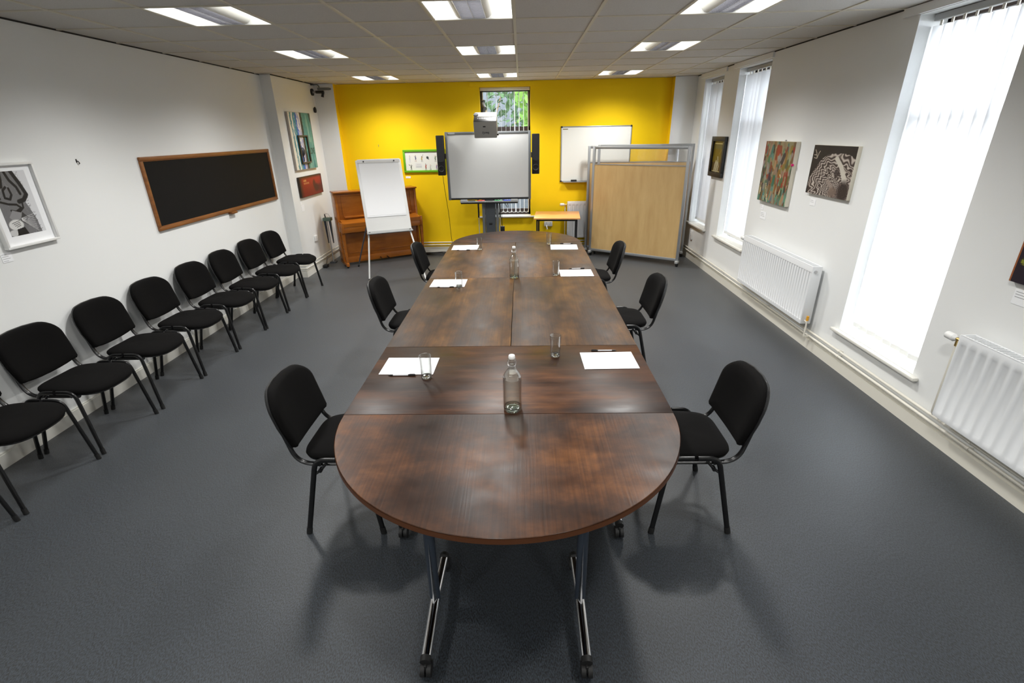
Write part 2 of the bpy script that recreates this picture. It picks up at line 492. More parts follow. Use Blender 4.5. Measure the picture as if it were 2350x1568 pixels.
# ------------------------------------------------------------------ windows and blinds
def right_window(i, y0, y1, z0, z1, trans):
    xf = XR + .20
    w = thing('window_%d' % i, None, None, (xf, (y0 + y1) / 2, z0)); w['kind'] = 'structure'
    ym = (y0 + y1) / 2; hw = (y1 - y0) / 2; hh = z1 - z0
    f = MB(); t = .05
    f.box((0, -hw, 0), (.06, hw, t)); f.box((0, -hw, hh - t), (.06, hw, hh)); f.box((0, -hw, 0), (.06, -hw + t, hh)); f.box((0, hw - t, 0), (.06, hw, hh))
    f.box((0, -hw, trans - z0 - .04), (.06, hw, trans - z0 + .04))
    obj('window_frame', f, M_brownframe, w, 0)
    g = MB(); g.box((.028, -hw + t, t), (.034, hw - t, trans - z0 - .04)); obj('pane', g, M_pane, w, 0)
    g = MB(); g.box((.028, -hw + t, trans - z0 + .04), (.034, hw - t, hh - t)); obj('pane', g, M_pane, w, 0)
    s = MB(); s.box((-.20 - .045, -hw - .065, -.028), (-.20, hw + .065, 0), .008); s.box((-.20, -hw, -.028), (.0, hw, 0))
    obj('window_sill', s, M_trim, w, 30)

right_window(1, *RW[0], 2.09); right_window(2, *RW[1], 2.09); right_window(3, *RW[2], 2.09)

def sheet(b, w2, z0, z1):
    n = 6; ys = [-w2 + 2 * w2 * k / n for k in range(n + 1)]     # one layer of cloth, slightly cupped
    b.add([(.004 * (1 - (y / w2) ** 2), y, z) for z in (z0, z1) for y in ys], [(k, k + 1, n + 2 + k, n + 1 + k) for k in range(n)])
def right_blind(y0, y1, z0, z1, n, label, ang, shut):
    x = XR + .115
    t = thing('vertical_blind', label, 'blind', (x, (y0 + y1) / 2, z0), 0, 'vertical blinds of the tall side windows')
    hw = (y1 - y0) / 2; top = z1 - z0
    b = MB(); b.box((-.022, -hw + .012, top - .046), (.022, hw - .012, top - .004), .004)
    obj('headrail', b, M_lgrey, t)
    p = (2 * hw - .03) / n
    mesh = None
    for k in range(n):
        yy = hw - .015 - p * (k + .5)
        a = math.radians(ang + random.uniform(-shut, shut))
        if mesh is None:
            b = MB(); w2 = .0445 * p / .078 * 1.0
            w2 = p * .60
            sheet(b, w2, .042, top - .075)
            v_ = obj('vane', b, M_vane, t, 60); mesh = v_.data
            c = MB(); c.box((-.003, -w2 * .9, .036), (.003, w2 * .9, .072)); hang = obj('vane_weight', c, M_white, v_, 0); wm = hang.data
            c = MB(); c.box((-.004, -.008, top - .078), (.004, .008, top - .044)); ho = obj('vane_hook', c, M_cream, v_, 0); hm = ho.data
        else:
            v_ = bpy.data.objects.new('vane', mesh); COL.objects.link(v_); v_.parent = t
            for nm, dd in (('vane_weight', wm), ('vane_hook', hm)):
                o = bpy.data.objects.new(nm, dd); COL.objects.link(o); o.parent = v_
        v_.location = (0, yy, 0); v_.rotation_euler = (0, 0, a)
right_blind(*RW[0], 9, 'bright white vertical blind in the tall window between two radiators', 14, 7)
right_blind(*RW[1], 8, 'white vertical blind in the tall window beside the black framed picture', 14, 7)
right_blind(*RW[2], 8, 'white vertical blind in the corner window behind the wooden screens', 14, 7)

# window in the yellow wall
x0, x1, z0, z1 = BW; xm = (x0 + x1) / 2; hw = (x1 - x0) / 2; hh = z1 - z0
w = thing('window_4', None, None, (xm, YB + .17, z0)); w['kind'] = 'structure'
f = MB(); t = .045
f.box((-hw, 0, 0), (hw, .06, .10)); f.box((-hw, 0, hh - .06), (hw, .06, hh)); f.box((-hw, 0, 0), (-hw + t, .06, hh)); f.box((hw - t, 0, 0), (hw, .06, hh))
f.box((-hw, 0, 1.385), (hw, .06, 1.475))
obj('window_frame', f, M_brownframe, w, 0)
g = MB(); g.box((-hw + t, .028, .10), (hw - t, .034, 1.385)); obj('pane', g, M_pane, w, 0)
g = MB(); g.box((-hw + t, .028, 1.475), (hw - t, .034, hh - .06)); obj('pane', g, M_pane, w, 0)
s = MB(); s.box((-hw - .085, -.17 - .05, -.028), (hw + .082, -.17, 0), .008); s.box((-hw, -.17, -.028), (hw, 0, 0)); obj('window_sill', s, M_trim, w, 30)
t = thing('vertical_blind', 'white vertical blind turned open in the window of the yellow wall', 'blind', (xm, YB + .075, z0))
b = MB(); b.box((-hw + .01, -.022, hh - .05), (hw - .01, .022, hh - .004), .004); obj('headrail', b, M_cream, t)
b = MB(); sheet(b, .0445, .06, hh - .07); bv = None
for k in range(11):
    xx = -hw + .05 + k * (2 * hw - .09) / 10
    if bv is None:
        bv = obj('vane', b, M_vane, t, 60); v_ = bv
        c = MB(); c.box((-.003, -.040, .052), (.003, .040, .088)); cw = obj('vane_weight', c, M_white, v_, 0).data
    else:
        v_ = bpy.data.objects.new('vane', bv.data); COL.objects.link(v_); v_.parent = t
        o = bpy.data.objects.new('vane_weight', cw); COL.objects.link(o); o.parent = v_
    v_.location = (xx, 0, 0); v_.rotation_euler = (0, 0, math.radians(random.uniform(-7, 7)) + (-.18 if k == 7 else 0))
b = MB()
for k in range(10):
    xa = -hw + .05 + k * (2 * hw - .09) / 10; xb = xa + (2 * hw - .09) / 10
    for yy in (-.03, .03):
        b.tube([(xa + (xb - xa) * q / 6, yy, .075 - .028 * math.sin(PI * q / 6)) for q in range(7)], .0022, 5)
obj('bottom_chain', b, M_white, t)

# outside the yellow wall: trees and a neighbouring wall
def tree(name, label, x, y, zc, rx, ry, rz, n, lm, lean=0.0):
    t = thing(name, label, 'tree', (x, y, -.4), 0, 'trees outside the window')
    b = MB(); b.tube([(0, 0, 0), (lean * .3, 0, zc * .4), (lean * .7, .05, zc * .7), (lean, 0, zc + .6)], [.07, .06, .05, .03], 8)
    for k in range(5):
        a = k * 1.3; b.tube([(lean * .7, 0, zc * .7), (lean + math.cos(a) * rx * .6, math.sin(a) * ry * .6, zc + .3 + .12 * k)], [.025, .01], 6)
    obj('trunk', b, M_bark, t)
    b = MB()
    for k in range(n):
        d = Vector((random.gauss(0, 1), random.gauss(0, 1), random.gauss(0, 1))).normalized() * random.uniform(.35, 1) ** .5
        c = Vector((lean + d.x * rx, d.y * ry, zc + .4 + d.z * rz)); s_ = random.uniform(.06, .13)
        R = Matrix.Rotation(random.uniform(0, 6.3), 3, 'Z') @ Matrix.Rotation(random.uniform(-1.1, 1.1), 3, 'X') @ Matrix.Rotation(random.uniform(-.6, .6), 3, 'Y')
        b.add([c + R @ Vector(q) * s_ for q in ((0, -1, 0), (.5, -.2, .08), (.42, .5, .05), (0, 1, -.1), (-.42, .5, .05), (-.5, -.2, .08))], [(0, 1, 2, 3, 4, 5)])
    obj('foliage', b, lm, t, 0)
tree('leafy_tree', 'bright green leafy tree outside the back window', 0.75, 11.6, 2.9, 1.0, .9, 1.5, 1300, M_leaf, .1)
tree('leafy_tree', 'darker green tree further out beyond the back window', -1.1, 13.8, 2.5, 1.5, 1.0, 2.0, 1500, M_leafd, .2)
o = obj('boundary_wall', MB().box((-9, 16, -.6), (9, 16.3, 5.0)), M_brick, None, 0); setp(o, 'grey outdoor wall seen behind the trees', 'wall', kind='thing')
o = obj('sky_shade_wall', MB().box((5.2, 5.6, -.6), (5.5, 14, 4.6)), M_brick, None, 0, kind='structure')  # unseen wall added to hold sky light off the two far side blinds
o = obj('ground', MB().box((-14, -12, -.65), (22, 32, -.4)), mat('outdoor_paving', rgb(120, 118, 112), .9), None, 0, kind='structure')
# ------------------------------------------------------------------ the big table: seven folding tables pushed together
def leg_assembly(parent, x, y, half, along, span):
    """T-leg: foot with two castors, post, top bracket. along: 'x' or 'y' = direction of the foot"""
    M = Matrix.Translation((x, y, 0)) @ (Matrix.Rotation(PI / 2, 4, 'Z') if along == 'x' else Matrix.Identity(4))
    b = MB(); b.tube([(0, 0, .10), (0, 0, .30), (0, 0, .715)], .024, 14, r2=.019, up=(1, 0, 0)); b.box((-.03, -.15, .71), (.03, .15, .7215), .004); b.tf(M)
    leg = obj('leg', b, M_slate, parent)
    for sgn in (-1, 1):
        b = MB(); b.tube([(0, 0, .112), (0, sgn * .03, .106), (0, sgn * (half - .035), .078)], .0165, 14, r2=.021, up=(0, 0, 1)); b.tf(M)
        obj('foot', b, M_chrome, leg)
        c = MB(); c.tube([(0, sgn * (half - .045), .081), (0, sgn * (half - .022), .077)], .0225, 14)
        c.cyl((-.022, sgn * (half - .03), .031), (-.004, sgn * (half - .03), .031), .031, 18); c.cyl((.004, sgn * (half - .03), .031), (.022, sgn * (half - .03), .031), .031, 18)
        c.box((-.006, sgn * (half - .055), .03), (.006, sgn * (half - .012), .068), .003)
        c.tf(M); obj('castor', c, M_rubber, leg)
    b = MB(); pts = [(0, -.024, .42), (.005, -.026, .12), (-.005, -.026, .12)]
    for sgn in (-1, 1):
        b.add([(-.012, sgn * .017, .10), (.012, sgn * .017, .10), (0, sgn * .0255, .46), (-.004, sgn * .040, .10), (.004, sgn * .040, .10)], [(0, 1, 4, 3), (0, 3, 2), (1, 2, 4), (3, 4, 2), (0, 2, 1)])
    b.tf(M); obj('leg_fin', b, M_chrome, leg)

def rect_table(label, x0, x1, y0, y1, wood, feet, group):
    cx, cy = (x0 + x1) / 2, (y0 + y1) / 2
    t = thing('conference_table', label, 'table', (cx, cy, 0), 0, group)
    g = .0018
    b = MB(); b.box((x0 - cx + g, y0 - cy + g, T - .028), (x1 - cx - g, y1 - cy - g, T), .0022)
    obj('tabletop', b, wood, t)
    for fx, fy, half, al in feet: leg_assembly(t, fx - cx, fy - cy, half, al, 0)
    b = MB()
    if feet[0][3] == 'y': b.box((feet[0][0] - cx, -.02, T - .075), (feet[1][0] - cx, .02, T - .034), .004)
    else: b.box((-.02, feet[0][1] - cy, T - .075), (.02, feet[1][1] - cy, T - .034), .004)
    obj('beam', b, M_slate, t)

def d_table(label, y_join, sgn, rad):
    t = thing('conference_table', label, 'table', (XC, y_join, 0), 0, 'tables forming the long conference table')
    def outline(r, g):
        n = 56
        return [(r * math.cos(PI * k / n), sgn * (g + (rad - g) * math.sin(PI * k / n) * (r / HW))) for k in range(n + 1)]
    b = MB(); lo = outline(HW - .002, .0018)
    loops = [[(x, y, z) for x, y in (outline(HW - .002 - d, .0018))] for d, z in ((.0022, T - .028), (0, T - .0258), (0, T - .0022), (.0022, T))]
    b.m = 0
    b.rings(loops)
    o = obj('tabletop', b, M_tableD, t)
    # lippings of solid wood round the curved edge
    e = MB(); n = 56
    for q0, q1 in ((.0005, .0012),):
        A = [(x, y, T - .0265) for x, y in outline(HW - .0005, .0018)]; B = [(x, y, T - .003) for x, y in outline(HW - .0005, .0018)]
        e.add(A + B, [(i, i + 1, n + 2 + i, n + 1 + i) for i in range(n)])
    obj('edge_banding', e, M_tedge, t)
    for fx in (-.3235, .3235):
        leg_assembly(t, fx, sgn * .515, .295, 'y', 0)
    b = MB(); b.box((-.32, sgn * .515 - .02, T - .075), (.32, sgn * .515 + .02, T - .034), .004); obj('beam', b, M_slate, t)

G_T = 'tables forming the long conference table'
d_table('half-round brown end table nearest the camera', YC0, -1, .812)
rect_table('brown table section carrying the nearest water bottle', XC - HW, XC + HW, YC0, YC1, M_tableX, [(-.662, 2.385, .36, 'y'), (.506, 2.385, .36, 'y')], G_T)
rect_table('brown middle table section on the chalkboard side, bare in the centre', XC - HW, XC, YC1, YC2, M_tableY, [(XC - HW / 2, 3.25, .33, 'x'), (XC - HW / 2, 4.25, .33, 'x')], G_T)
rect_table('bare brown middle table section on the radiator side', XC, XC + HW, YC1, YC2, M_tableY, [(XC + HW / 2, 3.25, .33, 'x'), (XC + HW / 2, 4.25, .33, 'x')], G_T)
rect_table('far brown table section towards the piano', XC - HW, XC, YC2, YC3, M_tableY, [(XC - HW / 2, 4.9, .33, 'x'), (XC - HW / 2, 5.85, .33, 'x')], G_T)
rect_table('far brown table section towards the wooden screens', XC, XC + HW, YC2, YC3, M_tableY, [(XC + HW / 2, 4.9, .33, 'x'), (XC + HW / 2, 5.85, .33, 'x')], G_T)
d_table('half-round brown end table nearest the yellow wall', YC3, 1, .81)

# ------------------------------------------------------------------ things on the table
def water_bottle(label, x, y, level):
    t = thing('water_bottle', label, 'bottle', (x, y, T), 0, 'swing-top water bottles')
    prof = [(.0005, .004), (.030, .002), (.040, .0), (.0445, .006), (.046, .02), (.046, .165), (.0445, .183), (.040, .197), (.032, .211), (.024, .221), (.019, .232), (.0165, .246), (.0155, .262), (.0172, .266), (.0172, .276), (.0150, .280),
            (.0110, .280), (.0110, .262), (.0125, .246), (.0150, .232), (.020, .219), (.0285, .208), (.0365, .194), (.0412, .181), (.0427, .165), (.0427, .024), (.041, .014), (.036, .010), (.020, .014), (.0005, .017)]
    obj('glass_body', MB().lathe(prof, 40), M_bottle, t, 60)
    inn = [(.0005, .0172), (.020, .0142), (.036, .0104), (.0409, .0145), (.0425, .0245), (.0425, .165), (.0410, .1808), (.0363, .1938), (.0283, .2078), (.0198, .2188), (.0148, .232)]
    p = [q for q in inn if q[1] <= level]
    p = p + [(p[-1][0] - .0002, p[-1][1] + .0006), (.0005, p[-1][1] + .0006)]
    obj('water', MB().lathe(p, 40), M_waterm, t, 60)
    obj('bottle_base', MB().lathe([(.0005, .0035), (.030, .0025), (.040, .0008), (.0436, .0065), (.0448, .018), (.0428, .0235), (.041, .0142), (.036, .0102), (.020, .0142), (.0005, .0172)], 40), M_base, t, 60)
    b = MB().lathe([(.0005, .2805), (.0152, .2805), (.0160, .284), (.0160, .293), (.0140, .2985), (.0005, .2995)], 28)
    st = obj('stopper', b, M_white, t)
    w = MB()
    for s in (-1, 1):
        w.tube([(s * .004, -.0172, .246), (s * .0185, -.005, .248), (s * .020, .004, .262), (s * .0185, .002, .285), (s * .010, 0, .2895)], .0011, 6)
    w.tube([(.0175 * math.cos(a), .0175 * math.sin(a), .246) for a in [2 * PI * k / 20 for k in range(21)]], .0011, 6)
    w.tube([(-.018, .002, .283), (-.022, .014, .262), (-.018, .020, .242), (.018, .020, .242), (.022, .014, .262), (.018, .002, .283)], .0011, 6)
    obj('wire_bail', w, M_steel, t)
    return t
water_bottle('clear swing-top water bottle standing nearest the camera', -.056, 2.135, .215)
water_bottle('clear swing-top water bottle further along, part filled, at the table joint', -.080, 4.570, .170)

tumbler = None
def glass(x, y, label):
    global tumbler
    if tumbler is None:
        t = thing('drinking_glass', label, 'glass', (x, y, T), 0, 'empty tumblers on the table')
        prof = [(.0005, 0), (.026, 0), (.0285, .002), (.0295, .012), (.0315, .07), (.0345, .138), (.0343, .1395), (.0335, .1395), (.0325, .138), (.0297, .07), (.0277, .018), (.024, .0145), (.0005, .013)]
        obj('glass_wall', MB().lathe(prof, 36), M_glass, t, 60)
        obj('glass_base', MB().lathe([(.0005, .0008), (.0255, .0008), (.0278, .0028), (.0286, .0115), (.0268, .0165), (.023, .0138), (.0005, .0124)], 36), M_base2, t, 60)
        rm = MB(); rm.tube([(.0338 * math.cos(a), .0338 * math.sin(a), .1385) for a in [2 * PI * k / 36 for k in range(37)]], .0011, 6); obj('rim', rm, M_base2, t)
        tumbler = t
    else:
        dup(tumbler, (x, y, T), 0, label)
SEAT = ['the nearest seat on the chalkboard side', 'the middle seat on the chalkboard side', 'the farthest seat on the chalkboard side',
        'the nearest seat on the radiator side', 'the middle seat on the radiator side', 'the farthest seat on the radiator side']
for s_, (x, y) in zip(SEAT, [(-.551, 2.487), (-.573, 4.275), (-.506, 5.80), (.196, 2.765), (.320, 4.625), (.327, 6.055)]):
    glass(x, y, 'empty tumbler set for ' + s_)

def sheets(c, w, h, rz, label):
    t = thing('paper_sheets', label, 'paper', (c[0], c[1], T), math.radians(rz), 'stacks of blank paper on the table')
    b = MB(); b.box((-w / 2, -h / 2, 0), (w / 2, h / 2, .0022)); t2 = MB(); t2.box((-w / 2 + .004, -h / 2 - .002, .0022), (w / 2 + .001, h / 2 - .003, .0032))
    b.join(t2); obj('sheet_stack', b, M_paper, t, 0)
PAP = [((-.679, 2.642), .316, .226, -1), ((-.685, 4.398), .318, .243, -1), ((-.690, 5.933), .315, .26, 1),
       ((.513, 2.697), .318, .233, 1), ((.522, 4.70), .315, .243, 0), ((.497, 5.88), .318, .267, -2)]
for s_, p in zip(SEAT, PAP): sheets(*p, 'white blank paper laid at ' + s_)

pen0 = None
def pen(x, y, rz, label):
    global pen0
    if pen0 is None:
        t = thing('ballpoint_pen', label, 'pen', (x, y, T), math.radians(rz), 'pens beside the paper')
        obj('barrel', MB().tube([(-.045, 0, .0048), (.045, 0, .0048)], .0046, 8), mat('clear_pen_barrel', rgb(196, 196, 200), 0.2), t)
        b = MB(); b.tube([(.043, 0, .0052), (.083, 0, .0052)], .0052, 8); b.tube([(.050, 0, .0112), (.081, 0, .0112)], .0016, 5); obj('cap', b, M_black, t)
        obj('tip', MB().tube([(-.045, 0, .0048), (-.062, 0, .0048), (-.075, 0, .0035)], [.0048, .0044, .001], 8), M_black, t)
        pen0 = t
    else: dup(pen0, (x, y, T), math.radians(rz), label)
for s_, (x, y, r) in zip(SEAT, [(-.705, 2.514, 0), (-.703, 4.262, -2), (-.706, 5.776, -3), (.510, 2.834, 180), (.538, 4.853, 3), (.548, 6.06, 181)]):
    pen(x, y, r, 'black-capped pen beside the paper at ' + s_)

# ------------------------------------------------------------------ black stacking chairs
def make_chair(label, loc, rz, group):
    t = thing('stacking_chair', label, 'chair', loc, rz, group)
    zr = .471
    for s in (-1, 1):
        f0, f1 = Vector((.205, s * .268, .004)), Vector((.140, s * .243, zr)); r0, r1 = Vector((-.21, s * .268, .004)), Vector((-.108, s * .243, zr))
        fm, rm = Vector((.02, s * .243, zr)), Vector((0.0, s * .243, zr))
        for foot, top, mid, nm in ((f0, f1, fm, 'front'), (r0, r1, rm, 'rear')):
            pts = [foot] + bend(foot, top, mid, .055) + [mid]
            lg = obj('leg', MB().tube(pts, .0145, 12, r2=.0095, up=(1, 0, 0)), M_tube, t)
            d = (top - foot).normalized()
            obj('foot_cap', MB().tube([foot - Vector((0, 0, .004)), foot + d * .035], .0168, 12, r2=.0118, up=(1, 0, 0)), M_rubber, lg)
        # J-shaped upright: seat rail running back and curving up into the backrest
        a, c, e = Vector((.14, s * .214, .428)), Vector((-.215, s * .214, .428)), Vector((-.292, s * .200, .70))
        pts = [a] + bend(a, c, e, .085, 7) + [e]
        obj('back_upright', MB().tube(pts, .0145, 12, r2=.0095, up=(0, 1, 0)), M_tube, t)
        b = MB(); b.tube([(-.050, s * .240, .452), (-.088, s * .240, .405), (-.118, s * .245, .385)], .0075, 8); b.cyl((-.088, s * .226, .408), (-.088, s * .254, .408), .011, 10)
        obj('gusset', b, M_tube, t)
    b = MB()
    for x in (-.09, .11): b.tube([(x, -.243, .440), (x, .243, .440)], .010, 8)
    obj('cross_bar', b, M_tube, t)
    # seat pad
    n = 48
    def sl(k, z, cx=.022):
        out = []
        for (x, y), (x3, y3) in zip(superellipse(.228, .225, n, 5.0), superellipse(.238, .225, n, 2.9)):
            if x > 0: x, y = x3, y3
            q = x / .228
            wid = 1.0 + .07 * q - .05 * max(0, -q - .3)
            out.append((cx + x * k, y * wid * k, z - (.020 * max(0, q * k - .45) ** 1.2 * 2.0) + .004 * (y / .225) ** 2))
        return out
    b = MB(); b.rings([sl(.90, .440), sl(.985, .446), sl(1.0, .458), sl(.985, .470), sl(.93, .480), sl(.75, .487), sl(.4, .489), sl(.08, .489)])
    obj('seat', b, M_fab, t, 60)
    b = MB(); b.rings([sl(.90, .430), sl(.965, .434), sl(.965, .448), sl(.9, .448)]); obj('seat_pan', b, M_black, t, 50)
    # backrest: straight sides, big round upper corners, belly at the bottom
    def outline():
        P = []
        hw0, hw1, zt = .222, .232, .342
        P += [(-hw0, .030), (-hw1, .14)]
        for k in range(0, 9):
            a = PI - (PI / 2) * k / 8; P.append((-hw1 + .112 + .112 * math.cos(a), zt - .108 + .108 * math.sin(a) - .010 * (1 - k / 8)))
        P += [(-.05, zt + .005), (.05, zt + .005)]
        for k in range(0, 9):
            a = PI / 2 - (PI / 2) * k / 8; P.append((hw1 - .112 + .112 * math.cos(a), zt - .108 + .108 * math.sin(a) - .010 * (k / 8)))
        P += [(hw1, .14), (hw0, .030), (hw0 - .012, .016), (hw0 - .040, .012), (.13, .000), (.07, -.008), (0, -.011), (-.07, -.008), (-.13, .000), (-hw0 + .040, .012), (-hw0 + .012, .016)]
        return P
    O = outline(); cz = .165
    def place(y, s, d):     # d = depth towards the sitter
        curve = .045 * (y / .23) ** 2
        xb = -.262 - .085 * (s / .34) - .012 * math.sin(PI * s / .34)
        return (xb + curve + d, y, .512 + s * .955)
    def loop(k, d): return [place(y * k, cz + (s - cz) * k, d) for y, s in O]
    b = MB(); b.rings([loop(.97, -.004), loop(1.0, .006), loop(1.0, .018), loop(.975, .032), loop(.90, .042), loop(.65, .047), loop(.3, .048), loop(.05, .048)])
    obj('backrest', b, M_fab, t, 60)
    b = MB(); b.rings([loop(.05, -.022), loop(.6, -.022), loop(.93, -.019), loop(1.012, -.008), loop(1.018, .002), loop(.99, .004), loop(.9, .0)])
    obj('back_shell', b, M_black, t, 50)
    return t
G1 = 'black chairs lined up along the white wall'
G2 = 'black chairs drawn up to the conference table'
wall_chairs = [
    (1.905, 'black chair at the near end of the wall row, only its leg tips in view'),
    (2.500, 'black wall-row chair below the framed tiger print, its backrest cut off'),
    (3.093, 'black wall-row chair in full view closest to the framed tiger print'),
    (3.700, 'black wall-row chair between the tiger print and the chalkboard'),
    (4.300, 'black wall-row chair just before the near end of the chalkboard'),
    (4.905, 'black wall-row chair under the near part of the chalkboard'),
    (5.480, 'black wall-row chair under the middle of the chalkboard'),
    (6.090, 'black wall-row chair third-last from the piano, second from the wall step'),
    (6.670, 'black wall-row chair at the far end, beside the wall step and piano')]
wall_chairs[7] = (6.090, 'black wall-row chair second from the far end, under the far part of the chalkboard')
chair0 = None
for i, (y, lb) in enumerate(wall_chairs):
    p = (-3.150 + random.uniform(-.006, .006), y, 0); rz = math.radians(random.uniform(-.8, .8))
    if chair0 is None: chair0 = make_chair(lb, p, rz, G1)
    else: dup(chair0, p, rz, lb, G1)
table_chairs = [
    (-.985, 2.345, 0, 'black chair at the table on the chalkboard side, nearest the camera'),
    (-1.005, 4.225, 0, 'black chair at the table on the chalkboard side, second from the camera'),
    (-.945, 5.760, 0, 'black chair at the table on the chalkboard side, nearest the flip chart'),
    (.890, 2.345, 180, 'black chair at the table on the radiator side, nearest the camera'),
    (.890, 4.215, 180, 'black chair at the table on the radiator side, second from the camera'),
    (.815, 5.655, 180, 'black chair at the table on the radiator side, nearest the wooden screens')]
for x, y, a, lb in table_chairs: dup(chair0, (x, y, 0), math.radians(a), lb, G2)
# ------------------------------------------------------------------ upright piano, turned across the corner
PX, PY_, PA = -2.885, 7.900, math.atan2(.72, 1.165)
PW, PD = 1.37, .45
pn = thing('upright_piano', 'varnished orange-brown upright piano across the corner behind the flip chart', 'piano', (PX, PY_, 0), PA)
for s, x in ((0, 0), (1, PW - .035)):
    b = MB(); b.box((x, .215, .03), (x + .035, PD, 1.175), .004); b.box((x, .0, .575), (x + .035, .23, .735), .006); obj('side_panel', b, M_piano, pn)
    b = MB(); b.tube([(x + .018 + (.006 if s == 0 else -.006), .055, .075), (x + .018, .055, .33), (x + .018, .055, .58)], [.024, .028, .036], 4, up=(.7, .7, 0)); obj('leg', b, M_piano, pn, 0)
    b = MB(); b.box((x - .004, .0, .03), (x + .042, .25, .085), .006); obj('toe_block', b, M_piano, pn)
    for yy in (.02, .2):
        c = MB(); c.cyl((x + .006, yy + .02, .018), (x + .03, yy + .02, .018), .018, 12); obj('castor', c, M_black, pn)
b = MB(); b.box((-.012, .185, 1.175), (PW + .012, PD + .004, 1.2), .006); obj('top_lid', b, M_piano, pn)
b = MB(); b.box((.03, .23, .73), (PW - .03, .255, 1.18), .002)
for x0, x1 in ((.10, .50), (.56, .81), (.87, PW - .10)):
    for a in (((x0, .80), (x1, .812)), ((x0, 1.13), (x1, 1.142)), ((x0, .80), (x0 + .012, 1.142)), ((x1 - .012, .80), (x1, 1.142))):
        b.box((a[0][0], .218, a[0][1]), (a[1][0], .232, a[1][1]), .003)
obj('upper_panel', b, M_piano, pn)
b = MB(); b.box((.12, .195, .785), (PW - .12, .232, .803), .004); obj('music_ledge', b, M_piano, pn)
b = MB(); b.prism([(.012, .665), (.012, .722), (.235, .762), (.235, .665)], .033, PW - .033)
b.tf(Matrix(((0, 0, 1, 0), (1, 0, 0, 0), (0, 1, 0, 0), (0, 0, 0, 1)))); fb = obj('fallboard', b, M_piano, pn)
b = MB(); b.box((.030, .018, .575), (PW - .03, .23, .662), .004); obj('key_bed', b, M_piano, pn)
b = MB(); b.box((.03, .235, .14), (PW - .03, .258, .58), .003); b.box((.11, .226, .20), (PW - .11, .236, .215), .002); b.box((.11, .226, .52), (PW - .11, .236, .535), .002)
obj('lower_panel', b, M_piano, pn)
b = MB(); b.box((.03, .222, .045), (PW - .03, .258, .14), .004); obj('bottom_rail', b, M_piano, pn)
b = MB(); b.box((.03, PD - .02, .05), (PW - .03, PD - .004, 1.17)); obj('back', b, M_piano, pn, 0)
for k in (-.06, .06):
    b = MB(); b.tube([(PW / 2 + k, .25, .075), (PW / 2 + k, .16, .07), (PW / 2 + k * 1.1, .12, .06)], [.012, .012, .018], 8, r2=.006); obj('pedal', b, M_black, pn)
sm = thing('sheet_music', 'white sheet music standing on the piano ledge beside the flip chart', 'paper', (PX + math.cos(PA) * .47 - math.sin(PA) * .207, PY_ + math.sin(PA) * .47 + math.cos(PA) * .207, .804), PA)
b = MB(); b.box((0, 0, 0), (.21, .003, .29)); b.box((.212, -.001, 0), (.42, .002, .29)); obj('pages', b, M_paper, sm, 0)

# ------------------------------------------------------------------ flip chart easel
BL = Vector((-2.292, 7.295, .70)); BR = Vector((-1.687, 7.566, .70)); TL = Vector((-2.446, 7.600, 1.690))
fx = (BR - BL).normalized(); fy = (TL - BL); fy = (fy - fx * fy.dot(fx)); FH = fy.length; fy.normalize(); FW = (BR - BL).length
fl = thing('flip_chart', 'white flip chart easel with blank pad standing in front of the piano', 'flip chart', (BL.x, BL.y, 0))
FM = frame_axes((0, 0, BL.z), fx, fy)
def fbox(a, b_, ch=0): m = MB(); m.box(a, b_, ch); return m
obj('board', fbox((0, 0, -.022), (FW, FH, 0), .006).tf(FM), M_white, fl)
mb = fbox((.035, .215, .0008), (FW - .045, FH - .03, .013)); mb.join(fbox((.042, .235, .013), (FW - .05, FH - .035, .0165)))
obj('paper_pad', mb.tf(FM), M_paper, fl, 0)
mb = fbox((.02, FH - .052, .014), (FW - .02, FH + .004, .024), .004); obj('clamp_bar', mb.tf(FM), M_white, fl)
for x in (.11, FW - .11):
    mb = MB(); mb.cyl((x, FH - .03, .024), (x, FH - .03, .034), .010, 12); obj('clamp_knob', mb.tf(FM), M_black, fl)
mb = fbox((-.006, -.032, -.02), (FW + .006, .012, .006), .003); mb.join(fbox((-.006, -.036, .0), (FW + .006, -.028, .055), .003)); mb.join(fbox((-.006, -.036, .052), (FW + .006, -.016, .058), .002))
obj('pen_tray', mb.tf(FM), M_lgrey, fl)
for x in (.03, FW - .03):
    mb = MB(); mb.cyl((x, -.01, .006), (x, -.01, .026), .012, 12); obj('clamp_knob', mb.tf(FM), M_black, fl)
o0 = Vector((BL.x, BL.y, 0))
for p, q in ((BL + fx * .025 + fy * .02, Vector((-2.318, 7.184, .0))), (BR - fx * .03 + fy * .02, Vector((-1.462, 7.193, .0)))):
    p = p - fx.cross(fy) * .03
    lg = obj('leg', MB().tube([p - o0, q - o0 + Vector((0, 0, .012))], .0125, 12), M_white, fl)
    obj('leg_foot', MB().tube([q - o0 + (p - q).normalized() * .03, q - o0 + Vector((0, 0, .002))], .015, 12), M_black, lg)
p = BL + fx * (FW / 2) + fy * (FH - .08) - fx.cross(fy) * .03; q = Vector((-2.751, 8.048, 0.0))
q = p + (q - p) * 1.0
lg = obj('leg', MB().tube([p - o0, q - o0 + Vector((0, 0, .012))], .0105, 10), M_dgrey, fl); obj('leg_foot', MB().tube([q - o0 + (p - q).normalized() * .03, q - o0 + Vector((0, 0, .002))], .013, 10), M_black, lg)

